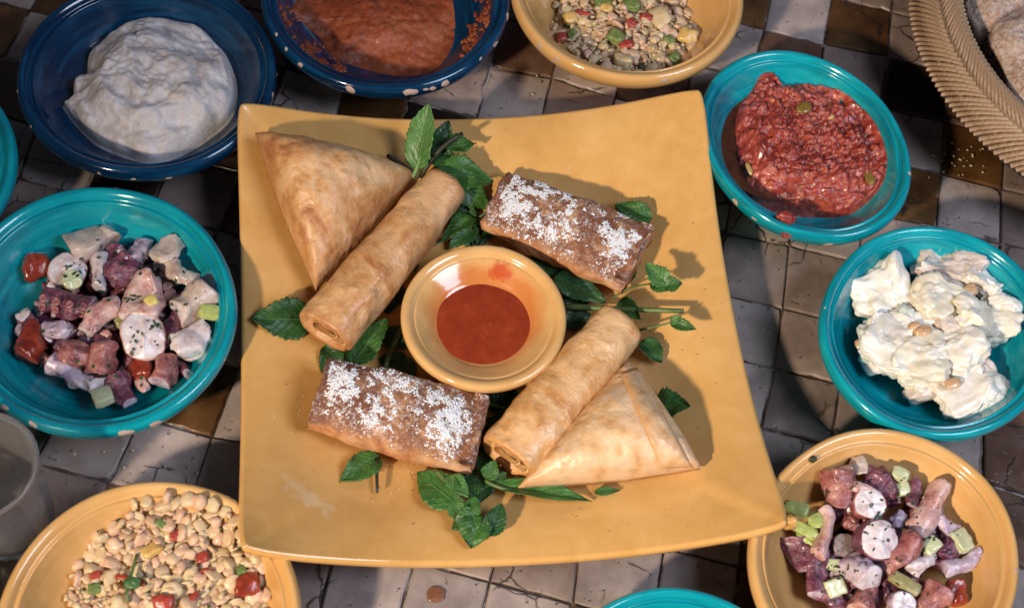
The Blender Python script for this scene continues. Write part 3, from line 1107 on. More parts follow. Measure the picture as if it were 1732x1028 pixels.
sprig((515, 548), 'single broad toothed mint leaf poking out left of the left spring roll', [],
      [((528, 540), (426, 538), 76, M_leafd, dict(z0=.004, z1=.005, fold=.30, curl=.05, roll_=-14, ser=.2))])
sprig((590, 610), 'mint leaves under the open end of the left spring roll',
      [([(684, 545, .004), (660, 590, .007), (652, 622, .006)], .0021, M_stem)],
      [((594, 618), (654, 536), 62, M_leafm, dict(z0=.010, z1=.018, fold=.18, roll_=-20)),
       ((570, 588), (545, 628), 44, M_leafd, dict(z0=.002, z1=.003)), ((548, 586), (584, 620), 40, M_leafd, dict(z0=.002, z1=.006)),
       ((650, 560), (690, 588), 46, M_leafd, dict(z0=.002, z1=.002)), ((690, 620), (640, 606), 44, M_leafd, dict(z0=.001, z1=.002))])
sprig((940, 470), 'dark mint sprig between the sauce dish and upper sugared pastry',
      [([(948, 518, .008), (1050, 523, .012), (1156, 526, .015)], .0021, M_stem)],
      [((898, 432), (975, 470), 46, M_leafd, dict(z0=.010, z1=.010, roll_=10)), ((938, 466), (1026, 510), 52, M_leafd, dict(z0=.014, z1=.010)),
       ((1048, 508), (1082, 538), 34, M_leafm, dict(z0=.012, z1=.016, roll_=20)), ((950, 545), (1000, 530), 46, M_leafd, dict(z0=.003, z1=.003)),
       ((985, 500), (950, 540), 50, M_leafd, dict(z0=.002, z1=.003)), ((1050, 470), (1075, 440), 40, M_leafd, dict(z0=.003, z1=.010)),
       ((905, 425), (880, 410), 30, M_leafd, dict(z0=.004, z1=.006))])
sprig((1045, 500), 'small bright mint tip on a thin stem right of the upper pastry',
      [([(1036, 505, .012), (1060, 484, .02), (1100, 480, .026)], .0009, M_stem)],
      [((1128, 486), (1092, 444), 40, M_leafl, dict(z0=.026, z1=.030, fold=.5, ser=.2)), ((1100, 480), (1134, 490), 26, M_leafm, dict(z0=.026, z1=.026, ser=.2)),
       ((1126, 484), (1154, 478), 30, M_leafm, dict(z0=.026, z1=.026, fold=.4, ser=.24))])
sprig((1090, 557), 'tiny mint tip on a thin stem beside the right spring roll',
      [([(1082, 558, .012), (1112, 552, .018), (1138, 544, .02)], .0009, M_stem)],
      [((1134, 546), (1178, 556), 24, M_leafm, dict(z0=.02, z1=.018, ser=.24, fold=.5)), ((1134, 546), (1152, 534), 16, M_leafl, dict(z0=.02, z1=.024))])
sprig((1088, 578), 'small dark mint leaf tucked under the right spring roll end', [],
      [((1086, 576), (1120, 612), 42, M_leafd, dict(z0=.008, z1=.006, roll_=-15, fold=.4))])
sprig((1095, 368), 'round dark mint leaf showing above the upper sugared pastry', [],
      [((1102, 372), (1040, 346), 46, M_leafm, dict(z0=.006, z1=.014, fold=.1, curl=.1, roll_=-10)), ((1076, 352), (1098, 376), 24, M_leafd, dict(z0=.004, z1=.004))])
sprig((1110, 690), 'toothed mint leaf beside the pale samosa with folded edge', [],
      [((1102, 690), (1166, 684), 62, M_leafm, dict(z0=.004, z1=.010, fold=.3, ser=.22, roll_=-10))])
sprig((640, 790), 'mint leaf and dark stem under the lower sugared pastry',
      [([(637, 775, .006), (638, 832, .004)], .0012, M_stemd)],
      [((642, 772), (576, 812), 52, M_leafm, dict(z0=.006, z1=.004, roll_=5))])
sprig((770, 840), 'leafy mint sprig spreading below the lower sugared pastry',
      [([(735, 795, .010), (770, 825, .011), (805, 880, .008)], .0017, M_stem)],
      [((772, 852), (704, 796), 72, M_leafm, dict(z0=.009, z1=.007, fold=.12)), ((758, 803), (792, 838), 34, M_leafl, dict(z0=.012, z1=.015, fold=.2)),
       ((764, 850), (788, 886), 34, M_leafl, dict(z0=.008, z1=.006)), ((790, 845), (812, 868), 30, M_leafm, dict(z0=.012, z1=.012)),
       ((812, 868), (764, 894), 46, M_leafm, dict(z0=.010, z1=.006, ser=.2)), ((808, 872), (796, 926), 60, M_leafm, dict(z0=.010, z1=.004, ser=.22)),
       ((800, 880), (824, 908), 40, M_leafm, dict(z0=.009, z1=.005)),
       ((826, 906), (850, 850), 42, M_leafd, dict(z0=.005, z1=.012, fold=.35, roll_=10)), ((812, 796), (808, 852), 64, M_leafd, dict(z0=.006, z1=.004))])
sprig((832, 822), 'long folded mint leaf under the pale samosa',
      [([(822, 812, .008), (832, 822, .009), (880, 834, .008)], .0013, M_stem)],
      [((838, 822), (1002, 842), 40, M_leafm, dict(z0=.007, z1=.006, fold=.55, roll_=-20, ser=.04)), ((1005, 832), (1050, 828), 16, M_leafm, dict(z0=.003, z1=.003)),
       ((824, 810), (838, 778), 32, M_leafm, dict(z0=.010, z1=.018, fold=.4)), ((828, 815), (858, 800), 28, M_leafm, dict(z0=.008, z1=.010))])
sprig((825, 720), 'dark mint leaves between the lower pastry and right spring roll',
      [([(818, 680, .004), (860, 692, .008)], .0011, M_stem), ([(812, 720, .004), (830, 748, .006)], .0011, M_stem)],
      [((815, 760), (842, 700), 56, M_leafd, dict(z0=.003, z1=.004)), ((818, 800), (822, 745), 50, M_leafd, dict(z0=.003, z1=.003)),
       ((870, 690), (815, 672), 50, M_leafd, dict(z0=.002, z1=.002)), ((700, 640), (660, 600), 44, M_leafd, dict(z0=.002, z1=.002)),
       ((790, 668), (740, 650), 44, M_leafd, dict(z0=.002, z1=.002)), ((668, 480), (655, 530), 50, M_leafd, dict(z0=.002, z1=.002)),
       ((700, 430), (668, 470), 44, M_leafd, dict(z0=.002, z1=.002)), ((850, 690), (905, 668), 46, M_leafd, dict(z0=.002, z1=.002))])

#@@PART2
# ------------------------------------------------------------------ dips, spreads and salsa (height fields on the bowl floor)
def heap(name, label, cat, bowl, px, hfun, mat, nr=90, na=200, base=.004, mi=None, edge=.0012):
    """px: outline in the photo; the edge lies on the bowl wall, the top is bowl floor + hfun(p, k) with k = 0 edge .. 1 centre"""
    pts = [on(u, v, bowl.zin, .001) for u, v in px]
    loop = smooth_loop([(p.x, p.y) for p in pts], na)
    cx, cy = sum(p[0] for p in loop) / na, sum(p[1] for p in loop) / na
    V = []
    zc = bowl.zin(cx, cy)
    for i in range(nr):
        f = 1 - i / (nr - 1) * .985
        for j in range(na):
            x, y = cx + (loop[j][0] - cx) * f, cy + (loop[j][1] - cy) * f
            k = 1 - f
            zb = bowl.zin(x, y)
            h = hfun(Vector((x, y, 0)), k, zb, zc)
            z = zb - .0004 + h * sm(0, .05, k) + edge * (1 if i else 0) * sm(0, .03, k)
            V.append(Vector((x, y, z)))
    F = grid_faces(nr, na) + [tuple((nr - 1) * na + j for j in range(na))]
    o = obj(name, V, F, mat)
    setp(o, label, cat)
    return o, V, F

td = NT('white_dip')
_c = td.ramp(td.math('ADD', td.math('MULTIPLY', td.noise(45, 4), .6), td.math('MULTIPLY', td.noise(160, 4), .4)), [(.34, (.36, .30, .28)), (.46, (.52, .475, .47)), (.62, (.62, .59, .60))])
_c = td.mix(td.ramp(td.noise(300, 2), [(.70, 0.), (.75, .7)]), _c, (.13, .12, .10))
_c = td.mix(td.ramp(td.noise(95, 2), [(.68, 0.), (.74, .45)]), _c, (.30, .20, .14))
td.bump(td.math('ADD', td.noise(420, 4, .7), td.noise(150, 3)), .55, .0013)
M_dip = td.set(_c, .5, coat=.1, coat_rough=.3, sss=.12, ss=.003)
def dip_h(p, k, zb, zc):
    top = max(.0, (zc + .0285 - zb)) * min(1, k / .5) ** .55 + .004 * min(1, k / .1)
    d = math.hypot(p.x + .262, p.y - .130)
    a = math.atan2(p.y - .130, p.x + .262)
    ridge = .0016 * math.sin(d * 330 + a * 1.2 + 2.0 * nz(p, 28, 3)) * sm(.03, .2, k) * (.4 + .6 * (p.y < .128))
    return top + ridge + (.0052 * fb(p, 36, 4) + .0024 * fb(p, 90, 5) + .0008 * nz(p, 300, 6)) * sm(0, .1, k)
heap('white_dip', 'swirled off white yoghurt dip with flecks in the cobalt bowl', 'dip', bA,
     [(262,28),(330,40),(365,70),(387,100),(402,150),(392,200),(352,237),(310,262),(262,276),(215,268),(165,247),(130,215),(112,190),(105,177),(122,172),(124,150),(146,130),(150,95),(185,60),(225,36)],
     dip_h, M_dip, 80, 190)

tp = NT('red_pepper_spread')
_c = tp.ramp(tp.math('ADD', tp.math('MULTIPLY', tp.noise(30, 4), .6), tp.math('MULTIPLY', tp.noise(210, 4), .4)), [(.34, (.13, .028, .008)), (.5, (.27, .055, .016)), (.64, (.36, .105, .04))])
_c = tp.mix(tp.ramp(tp.noise(250, 2), [(.70, 0.), (.75, .6)]), _c, (.50, .28, .15))
tp.bump(tp.math('ADD', tp.noise(420, 4, .7), tp.noise(120, 3)), .6, .0013)
M_pep = tp.set(_c, .45, coat=.12, coat_rough=.2, sss=.06, ss=.002)
heap('pepper_spread', 'brick red pepper spread smeared across the chipped cobalt bowl', 'spread', bB,
     [(495,8),(500,25),(535,60),(560,95),(610,115),(680,128),(735,116),(765,80),(772,40),(765,-10),(735,-60),(640,-90),(540,-60)],
     lambda p, k, zb, zc: .003 * sm(0, .25, k) + max(0, zc + .011 - zb) * sm(.0, .75, k) + .0020 * fb(p, 60, 14) + .0008 * fb(p, 190, 15), M_pep, 70, 170)
def smear(name, label, bowl, regs, n, mat, smin, smax, seed):
    r_ = random.Random(seed)
    parts = []
    tries = 0
    while len(parts) < n and tries < n * 40:
        tries += 1
        u0, v0, ru, rv = r_.choice(regs)
        u, v = r_.gauss(u0, ru * .5), r_.gauss(v0, rv * .5)
        p = on(u, v, bowl.zin)
        if nz(p, 110, seed) < -.05: continue
        q = math.hypot(p.x - bowl.x, p.y - bowl.y) / bowl.R
        if q > .86: continue
        s_ = r_.uniform(smin, smax)
        v_, f_ = blob(s_ * r_.uniform(.8, 1.8), s_ * r_.uniform(.8, 1.8), s_ * .5, r_.randrange(99), .3, 1.6, sub=2)
        parts.append(([x + p for x in v_], f_))
    V, F = join(parts)
    o = obj(name, V, F, mat)
    setp(o, label, kind='stuff')
    return o
smear('pepper_smear', 'streaks and grains of pepper spread drying on the chipped cobalt bowl', bB,
      [(822, 30, 14, 40), (700, 150, 60, 7), (560, 110, 40, 14), (480, 40, 16, 26), (760, 135, 24, 12), (520, 90, 26, 20), (800, 80, 14, 24)], 330, M_pep, .0006, .0019, 4)

tsal = NT('tomato_salsa')
_v = tsal.n('ShaderNodeTexVoronoi')
_v.inputs['Scale'].default_value = 130
tsal.l(tsal.tc.outputs['Object'], _v.inputs['Vector'])
_c = tsal.ramp(tsal.math('ADD', tsal.math('MULTIPLY', tsal.noise(40, 4), .5), tsal.math('MULTIPLY', tsal.noise(230, 4), .5)), [(.33, (.11, .016, .012)), (.48, (.27, .036, .024)), (.62, (.42, .085, .05))])
_c = tsal.mix(tsal.ramp(tsal.noise(120, 2), [(.66, 0.), (.72, .6)]), _c, (.42, .11, .03))
_c = tsal.mix(tsal.ramp(tsal.noise(170, 2, .4), [(.70, 0.), (.75, .5)]), _c, (.06, .02, .012))
tsal.bump(tsal.math('ADD', tsal.noise(300, 4, .65), _v.outputs['Distance']), .6, .0016)
M_sal = tsal.set(_c, .24, coat=.35, sss=.12, ss=.003, sr=(1, .25, .15), coat_rough=.05)
tj = NT('salsa_juice')
_c = tj.ramp(tj.noise(70, 4), [(.3, (.07, .018, .008)), (.7, (.15, .045, .018))])
tj.bump(tj.noise(130, 3), .2, .001)
M_juice = tj.set(_c, .07, coat=.6)
sal, sV, sF = heap('tomato_salsa', 'chunky red tomato salsa piled in the turquoise bowl', 'salsa', bE,
     [(1288,124),(1308,120),(1322,142),(1360,140),(1420,148),(1468,185),(1495,230),(1503,275),(1488,320),(1440,362),(1380,368),(1310,357),(1262,325),(1240,282),(1236,232),(1246,184),(1272,152)],
     lambda p, k, zb, zc: max(.004, .0385 - zb) * min(1, k / .30) ** .55 + .0040 * fb(p, 85, 24, 3) * sm(0, .1, k) + .0036 * abs(nz(p, 210, 25)) + .0026 * abs(nz(p, 380, 27)) + .0010 * fb(p, 500, 26, 2), M_sal, 120, 260)
pj = [(1290,150),(1330,160),(1420,180),(1470,220),(1470,275),(1430,322),(1380,338),(1305,338),(1252,318),(1221,285),(1207,238),(1221,186),(1257,156)]
ju = liquid('juice', bE, pj, bE.zin(*on(1216, 248, bE.zin)[:2]) - .0035, M_juice, None, None)
ju.parent = sal
ju.location = Vector(ju.location) - Vector(sal.location)
M_seed = flat('pepper_seed', (.55, .36, .14), .35, .3, 300, coat=.3)
M_oil = flat('olive_skin', (.24, .15, .03), .2, .4, 200, coat=.5)
bvhE = BVHTree.FromPolygons(sV, sF)
def drop(bv, u, v):
    loc, nor, fi, d_ = bv.ray_cast(CAM, ray(u, v).normalized())
    return (loc, nor) if loc is not None else (None, None)
for u, v, a, b, ang, m_ in [(1407,198,.0032,.0019,20,M_seed),(1267,286,.0055,.0018,-70,M_seed),(1470,298,.0075,.0035,-70,M_oil),(1360,182,.006,.0045,30,M_oil)]:
    loc, n_ = drop(bvhE, u, v)
    if loc is None: loc = P(u, v, .03)
    v_, f_ = blob(a, b, .0016, int(u), .15, sub=3)
    R_ = Matrix.Rotation(math.atan2(*idir(u, v, ang).yx), 3, 'Z')
    ob_ = obj('pepper_piece' if m_ is M_oil else 'seed', [loc + R_ @ x for x in v_], f_, m_, sal)
for u, v, s_, lab in [(1330, 368, .0058, 'blob of tomato salsa stuck on the turquoise rim'), (1331, 396, .0036, 'small drip of salsa lower down on the turquoise bowl side')]:
    p = P(u, v, .0475 if v < 380 else .044)
    v_, f_ = blob(s_, s_ * .8, s_ * .6, int(v), .35, 1.8, sub=4, fine=.1)
    setp(obj('salsa_drip', [x + p for x in v_], f_, M_sal), lab, 'salsa')

# ------------------------------------------------------------------ octopus salads
def wet(name, stops, sc=120, rough=.22, spots=None, bump=.35, sss=.15):
    t = NT(name)
    col = t.ramp(t.math('ADD', t.math('MULTIPLY', t.noise(sc * .8, 4), .78), t.math('MULTIPLY', t.noise(sc * 3, 3), .22)), stops)
    if spots:
        col = t.mix(t.ramp(t.noise(330, 2), [(.70, 0.), (.74, .7)]), col, spots)
    t.bump(t.math('ADD', t.noise(sc * 1.5, 3), t.noise(sc * 5, 3)), bump, .0012)
    return t.set(col, rough, coat=.22, sss=sss, ss=.004, coat_rough=.15)
M_flesh = wet('octopus_flesh', [(.33, (.44, .31, .32)), (.45, (.62, .54, .56)), (.62, (.74, .71, .75))], spots=(.10, .10, .05))
M_fleshp = wet('octopus_flesh_pink', [(.33, (.34, .13, .13)), (.47, (.56, .33, .30)), (.62, (.70, .53, .50))], spots=(.16, .10, .07))
M_fleshl = wet('octopus_flesh_lilac', [(.33, (.20, .10, .16)), (.45, (.45, .34, .43)), (.62, (.64, .57, .65))], spots=(.08, .07, .06))
M_skin = wet('octopus_skin_purple', [(.33, (.05, .012, .028)), (.48, (.15, .042, .075)), (.64, (.32, .15, .19))], 160, .2, bump=.6)
M_skinp = wet('octopus_skin_pink', [(.33, (.13, .030, .04)), (.48, (.30, .10, .095)), (.64, (.47, .23, .21))], 160, .2, bump=.5)
M_tan = wet('octopus_tan', [(.33, (.32, .22, .18)), (.47, (.50, .39, .33)), (.62, (.62, .52, .47))], spots=(.12, .11, .05))
M_tom = wet('tomato_red', [(.33, (.15, .018, .010)), (.5, (.26, .036, .018)), (.66, (.38, .09, .045))], 90, .15)
M_cuc = wet('cucumber_flesh', [(.33, (.42, .46, .24)), (.5, (.55, .58, .36)), (.66, (.66, .68, .48))], 90, .15, spots=(.12, .14, .05))
M_cucg = wet('cucumber_green', [(.33, (.26, .34, .07)), (.5, (.40, .46, .15)), (.66, (.52, .56, .26))], 90, .15)
M_olive = wet('pickle_olive', [(.33, (.22, .21, .08)), (.5, (.34, .32, .15)), (.66, (.44, .42, .24))], 90, .2)
M_onion = wet('onion_yellow', [(.33, (.56, .45, .10)), (.5, (.70, .58, .18)), (.66, (.78, .70, .36))], 90, .12)
M_grey = wet('octopus_grey', [(.33, (.16, .11, .10)), (.5, (.25, .19, .18)), (.66, (.34, .27, .26))], 160, .3)
M_herb = flat('chopped_parsley', (.035, .085, .018), .45, .6, 300)
M_dill = flat('dried_herb', (.045, .048, .02), .6, .5, 300)

def tent(L, r0, r1, bend, seed, n=16, S=24, lump=.16):
    """tapered bent tentacle piece along local X with cut faces at both ends"""
    V, mi = [], []
    rows = [(0, .02), (0, .6), (0, .93), (.02, 1)] + [(i / n, 1) for i in range(1, n)] + [(.98, 1), (1, .93), (1, .6), (1, .02)]
    for t_, k in rows:
        a = bend * (t_ - .5)
        if abs(bend) > .01:
            Rb = L / bend
            c = Vector((Rb * math.sin(a), Rb * (1 - math.cos(a)), 0))
        else: c = Vector((L * (t_ - .5), 0, 0))
        tg_ = Vector((math.cos(a), math.sin(a), 0))
        sd = Vector((-math.sin(a), math.cos(a), 0))
        r = r0 * (1 - t_) + r1 * t_
        for j in range(S):
            th = 2 * PI * j / S
            q = Vector((t_ * L / r0, math.cos(th), math.sin(th)))
            w_ = 1 + lump * fb(q, 1.1, seed)
            dome = (.10 * r * (1 - k * k)) * (1 if t_ > .5 else -1)
            V.append(c + (sd * math.cos(th) + Vector((0, 0, 1)) * math.sin(th)) * r * k * w_ + tg_ * (dome + .12 * r * nz(q, 1.3, seed + 2) * (t_ in (0, 1))))
    F = grid_faces(len(rows), S)
    F = [q[::-1] for q in F]
    for i in range(len(rows) - 1):
        cap = 1 if (i < 2 or i >= len(rows) - 3) else 0
        mi += [cap] * S
    F = [q[::-1] for q in F]
    F += [tuple(range(S))[::-1], tuple((len(rows) - 1) * S + j for j in range(S))]
    mi += [1, 1]
    return V, F, mi

def rot_to(ang_world, pitch, rollr):
    return Matrix.Rotation(ang_world, 3, 'Z') @ Matrix.Rotation(-pitch, 3, 'Y') @ Matrix.Rotation(rollr, 3, 'X')

def heap_top(bowl, cu, cv, Rp, H):
    c = on(cu, cv, bowl.zin, .01)
    def f(x, y):
        d = math.hypot(x - c.x, y - c.y) / Rp
        return bowl.zin(x, y) + H * max(0, 1 - d * d) ** .8
    return f

LOOK = {'octopus_skin_purple': 'dark purple', 'octopus_skin_pink': 'dusky pink', 'octopus_flesh_lilac': 'lilac white', 'octopus_grey': 'grey brown', 'octopus_flesh_pink': 'pale pink',
        'potato_mayonnaise': 'white', 'potato_shaded': 'pinkish', 'potato_yellow': 'yellowish'}
class Salad:
    def __init__(s, bowl, top, where, group):
        s.bowl, s.top, s.where, s.group = bowl, top, where, group
        s.parts = []
        s.fill = []
    def put(s, name, label, V, F, mats, p, R_, mi=None, cat='salad piece', group=None, parent=None):
        W_ = [p + R_ @ v for v in V]
        if name.startswith(('octopus', 'tomato', 'onion', 'potato')):
            ext_ = max((v - p).length for v in W_)
            fq = .95 / ext_
            W_ = [v + Vector((nz(v, fq, 61), nz(v, fq, 62), nz(v, fq, 63))) * ext_ * (.14 if name == 'octopus_slice' else .30) + (v - p).normalized() * ext_ * .05 * nz(v, fq * 3.5, 64) for v in W_]
        o = obj(name, W_, F, mats, parent, mi)
        if parent is None: setp(o, label, cat, group)
        s.parts.append((W_, F))
        return o
    def slice(s, u, v, wpx, ring, face, label, dz=.004, tilt=18, az=-90, th=.30, asp=1.0, seed=0):
        p = on(u, v, s.top, dz)
        r = wpx * .50 * mpp(p)
        V, F, mi = tent(r * 2 * th, r, r * .97, 0, seed, n=5, S=32, lump=.07)
        V = [Vector((q.x, q.y * asp, q.z)) for q in V]
        # disc axis X -> up, leaned towards az (image direction)
        d = idir(u, v, az)
        ax = (Vector((0, 0, 1)) * math.cos(rad(tilt)) + d * math.sin(rad(tilt))).normalized()
        e = d.cross(ax).normalized()
        R_ = Matrix((ax, e, ax.cross(e))).transposed()
        return s.put('octopus_slice', label, V, F, [ring, face], p, R_, mi, 'octopus')
    def tent(s, u, v, lpx, wpx, ang, skin, face, label, dz=.004, pitch=22, bend=0, taper=.85, roll_=0, suck=0, seed=0):
        p = on(u, v, s.top, dz)
        k = mpp(p)
        L, r = lpx * k * 1.0, wpx * .50 * k
        V, F, mi = tent(L, r, r * taper, bend, seed or int(u + v), lump=.2)
        d = idir(u, v, ang)
        R_ = rot_to(math.atan2(d.y, d.x), rad(pitch), rad(roll_))
        o = s.put('octopus_tentacle', label, V, F, [skin, face], p, R_, mi, 'octopus')
        for q in range(suck):
            f = (q + .5) / suck
            a = bend * (f - .5)
            c = Vector((L / bend * math.sin(a), L / bend * (1 - math.cos(a)), 0)) if abs(bend) > .01 else Vector((L * (f - .5), 0, 0))
            rr = r * (1 - f + f * taper)
            for sg in ((-1, 1) if suck > 3 else (-1,)):
                th = rad(58) * sg - rad(12)
                n_ = Vector((0, -math.cos(th) if sg else 0, math.sin(abs(th)))).normalized() if False else Vector((0, -math.cos(rad(50 + 22 * sg)), math.sin(rad(50 + 22 * sg))))
                Vt, Ft = [], []
                e1 = n_.orthogonal().normalized()
                e2 = n_.cross(e1)
                prof = [(.0, .10), (.45, .02), (.62, .16), (.85, .22), (1.05, .10), (1.08, -.2)]
                for pr, ph in prof:
                    for j in range(12):
                        a2 = 2 * PI * j / 12
                        Vt.append(c + n_ * (rr * .98 + ph * rr * .45) + (e1 * math.cos(a2) + e2 * math.sin(a2)) * max(pr, .01) * rr * .33)
                Ft = grid_faces(len(prof), 12)
                W_ = [p + R_ @ x for x in Vt]
                obj('sucker', W_, Ft, skin if skin is not M_skin else M_skinp, o)
        return o
    def chunk(s, u, v, wpx, hpx, ang, mat, label, name='octopus_chunk', dz=.003, box=.4, amp=.22, thick=.7, tilt=0, cat='octopus', sub=4, fine=.05, seed=0):
        p = on(u, v, s.top, dz)
        k = mpp(p)
        a, b = wpx * .52 * k, hpx * .52 * k
        V, F = blob(a * 1.05, b * 1.12, min(a, b) * thick, seed or int(u * 3 + v), amp, 1.3, box, sub, fine)
        d = idir(u, v, ang)
        return s.put(name, label, V, F, mat, p, rot_to(math.atan2(d.y, d.x), rad(tilt), rad((u * 7 + v) % 40 - 20)), None, cat)
    def filler(s, n, cu, cv, ru, rv, mats, seed, label, name='octopus_chunk', cat='octopus', dz=-.003, size=(24, 42)):
        r_ = random.Random(seed)
        for k in range(n):
            a, q = r_.uniform(0, 2 * PI), math.sqrt(r_.random())
            u, v = cu + ru * q * math.cos(a), cv + rv * q * math.sin(a)
            w_ = r_.uniform(*size)
            m_ = r_.choice(mats)
            if name == 'octopus_chunk' and r_.random() < .72:
                o = s.tent(u, v, w_ * r_.uniform(.7, 1.3), w_ * .8, r_.uniform(-180, 180), r_.choice([M_skin, M_skin, M_skinp]), r_.choice([M_flesh, M_flesh, M_fleshl, M_fleshp]), 'small purple skinned octopus cut low in the heap of the ' + s.where, dz + .001,
                           r_.uniform(10, 80), r_.uniform(-.6, .6), r_.uniform(.6, .95), r_.uniform(0, 90), 0, r_.randrange(1, 999))
                o['group'] = s.group
                continue
            o = s.chunk(u, v, w_ * 1.2, w_ * .8, r_.uniform(0, 180), m_, label % LOOK.get(m_.name, 'pale'), name, dz + r_.uniform(-.004, .001), .12, .4, .8, seed=r_.randrange(999), sub=3, cat=cat)
            o['group'] = s.group
    def herbs(s, n, cu, cv, ru, rv, mat, label, seed, size=(.0006, .0018), name='chopped_herbs'):
        V, F = join(s.parts)
        bv = BVHTree.FromPolygons(V, F)
        r_ = random.Random(seed)
        out = []
        clumps = [(r_.uniform(-1, 1), r_.uniform(-1, 1)) for _ in range(max(3, n // 12))]
        for _ in range(n):
            if r_.random() < .5:
                c = r_.choice(clumps)
                u, v = cu + ru * c[0] * .8 + r_.gauss(0, 7), cv + rv * c[1] * .8 + r_.gauss(0, 6)
            else:
                a, q = r_.uniform(0, 2 * PI), math.sqrt(r_.random())
                u, v = cu + ru * q * math.cos(a), cv + rv * q * math.sin(a)
            loc, nor, fi, d_ = bv.ray_cast(CAM, ray(u, v).normalized())
            if loc is None: continue
            if nor.dot(ray(u, v)) > 0: nor = -nor
            l_ = r_.uniform(*size)
            e1 = nor.orthogonal().normalized()
            e1 = Matrix.Rotation(r_.uniform(0, 6.28), 3, nor) @ e1
            e2 = nor.cross(e1)
            wd = l_ * r_.uniform(.3, .75)
            c = loc + nor * .0003
            pts = [c - e1 * l_, c - e1 * l_ * .2 + e2 * wd, c + e1 * l_ * .5 + e2 * wd * .6, c + e1 * l_, c + e1 * l_ * .3 - e2 * wd, c - e1 * l_ * .5 - e2 * wd * .7]
            pts = [x + nor * r_.uniform(0, .0005) for x in pts]
            lo = [x - nor * .0004 for x in pts]
            out.append((pts + lo, [tuple(range(6))[::-1], tuple(range(6, 12))] + [(q_, (q_ + 1) % 6, 6 + (q_ + 1) % 6, 6 + q_) for q_ in range(6)]))
        if out:
            V, F = join(out)
            setp(obj(name, V, F, mat, smooth=False), label, kind='stuff')


M_underfill = flat('dark_underfill', (.060, .030, .018), .12, .5, 120, coat=.5, bump=.1)  # dark layer added under the octopus to darken the heap's gaps
def gap_underfill(bowl, px, dz, label):
    z_ = min(bowl.zin(*on(u, v, bowl.zin)[:2]) for u, v in px) + dz
    return liquid('underfill', bowl, px, z_, M_underfill, label, 'underfill')
gap_underfill(bG, [(1485 + 128 * math.cos(a), 935 - 112 * math.sin(a)) for a in [2 * PI * k / 14 for k in range(14)]], .001, 'added brown gap-darkening dressing under the octopus, yellow bowl')
gap_underfill(bC, [(190 + 150 * math.cos(a), 540 - 118 * math.sin(a)) for a in [2 * PI * k / 14 for k in range(14)]], .001, 'added dark gap-darkening dressing under the octopus, turquoise bowl')

# ---- lower right yellow bowl
G = Salad(bG, heap_top(bG, 1487, 925, .058, .020), 'yellow bowl', 'small octopus pieces filling the yellow bowl')
G.filler(84, 1485, 930, 120, 105, [M_skin, M_skinp, M_fleshl, M_skin, M_grey, M_fleshp], 3, 'small %s octopus piece low in the heap of the yellow bowl')
G.tent(1418, 822, 62, 58, -75, M_skinp, M_fleshp, 'thick pink tentacle chunk with pale cut face at the heap top, yellow bowl', .007, -30, .2, .9)
G.chunk(1449, 824, 16, 38, 80, M_fleshp, 'narrow pink octopus sliver beside the white slice, yellow bowl', dz=.013, box=.2, seed=4)
G.chunk(1488, 815, 56, 52, 20, M_skin, 'dark purple octopus chunk topped with parsley, yellow bowl', dz=.006, amp=.35)
G.slice(1470, 851, 60, M_skinp, M_flesh, 'upper white round octopus slice in the yellow bowl', .010, 14, -80, seed=5)
G.slice(1480, 914, 70, M_skin, M_flesh, 'white octopus slice ringed with purple at the middle of the yellow bowl', .010, 20, -60, th=.5, seed=6)
G.tent(1402, 900, 88, 30, 80, M_fleshp, M_fleshp, 'curved pink octopus strip shaped like a letter C, yellow bowl', .008, 0, 1.3, .9, seed=8)
G.slice(1427, 922, 42, M_grey, M_grey, 'grey brown octopus disc inside the curved pink strip', .003, 12, -60, seed=9)
G.tent(1572, 864, 98, 44, 66, M_fleshp, M_flesh, 'long flat pink octopus slab leaning right, yellow bowl', .008, 8, .12, .8, seed=10)
G.tent(1522, 934, 72, 44, 40, M_skinp, M_fleshp, 'salmon pink octopus wedge right of the ringed white slice', .010, 10, .2, .8, seed=11)
G.chunk(1520, 877, 32, 24, 30, M_fleshl, 'pale lilac octopus nugget between slices and slab', dz=.005)
G.chunk(1598, 888, 34, 48, 60, M_fleshl, 'lilac octopus lump with herb flecks, right of the pink slab', dz=.004)
G.chunk(1624, 914, 42, 34, -60, M_cuc, 'pale cucumber chunk at the right edge of the octopus heap', 'cucumber_chunk', .004, .6, .14, cat='cucumber')
G.chunk(1574, 922, 34, 26, 40, M_cuc, 'pale cucumber cube below the pink slab', 'cucumber_chunk', .008, .7, .12, cat='cucumber')
G.tent(1556, 950, 58, 28, 30, M_flesh, M_flesh, 'white curled octopus end under the cucumber cube', .006, 0, -.9, .8, seed=12)
G.chunk(1602, 930, 40, 34, 30, M_skin, 'purple octopus knob right of the cucumber cube', dz=.004, amp=.4)
G.tent(1632, 952, 78, 30, 25, M_fleshl, M_fleshl, 'ragged lilac octopus piece lying over the right rim of the heap', .004, 0, .5, .45, seed=13)
G.tent(1353, 937, 60, 42, -65, M_skin, M_fleshl, 'glossy plum octopus piece at the left edge, yellow bowl', .003, 0, .3, .8, seed=14)
G.tent(1388, 965, 78, 30, 85, M_skin, M_fleshl, 'long mauve tentacle strip left of the cucumber stick', .006, 0, .15, .9, seed=15)
G.chunk(1413, 955, 20, 42, 85, M_cuc, 'slim whitish cucumber stick beside the mauve strip', 'cucumber_chunk', .006, .6, .1, cat='cucumber')
G.tent(1457, 970, 54, 54, -60, M_fleshl, M_flesh, 'large white octopus cut with pink edge, lower middle of yellow bowl', .008, 40, .1, .95, seed=16)
G.chunk(1412, 993, 38, 30, 20, M_cuc, 'square cucumber dice with herb flecks, lower left of heap', 'cucumber_chunk', .007, .75, .1, cat='cucumber')
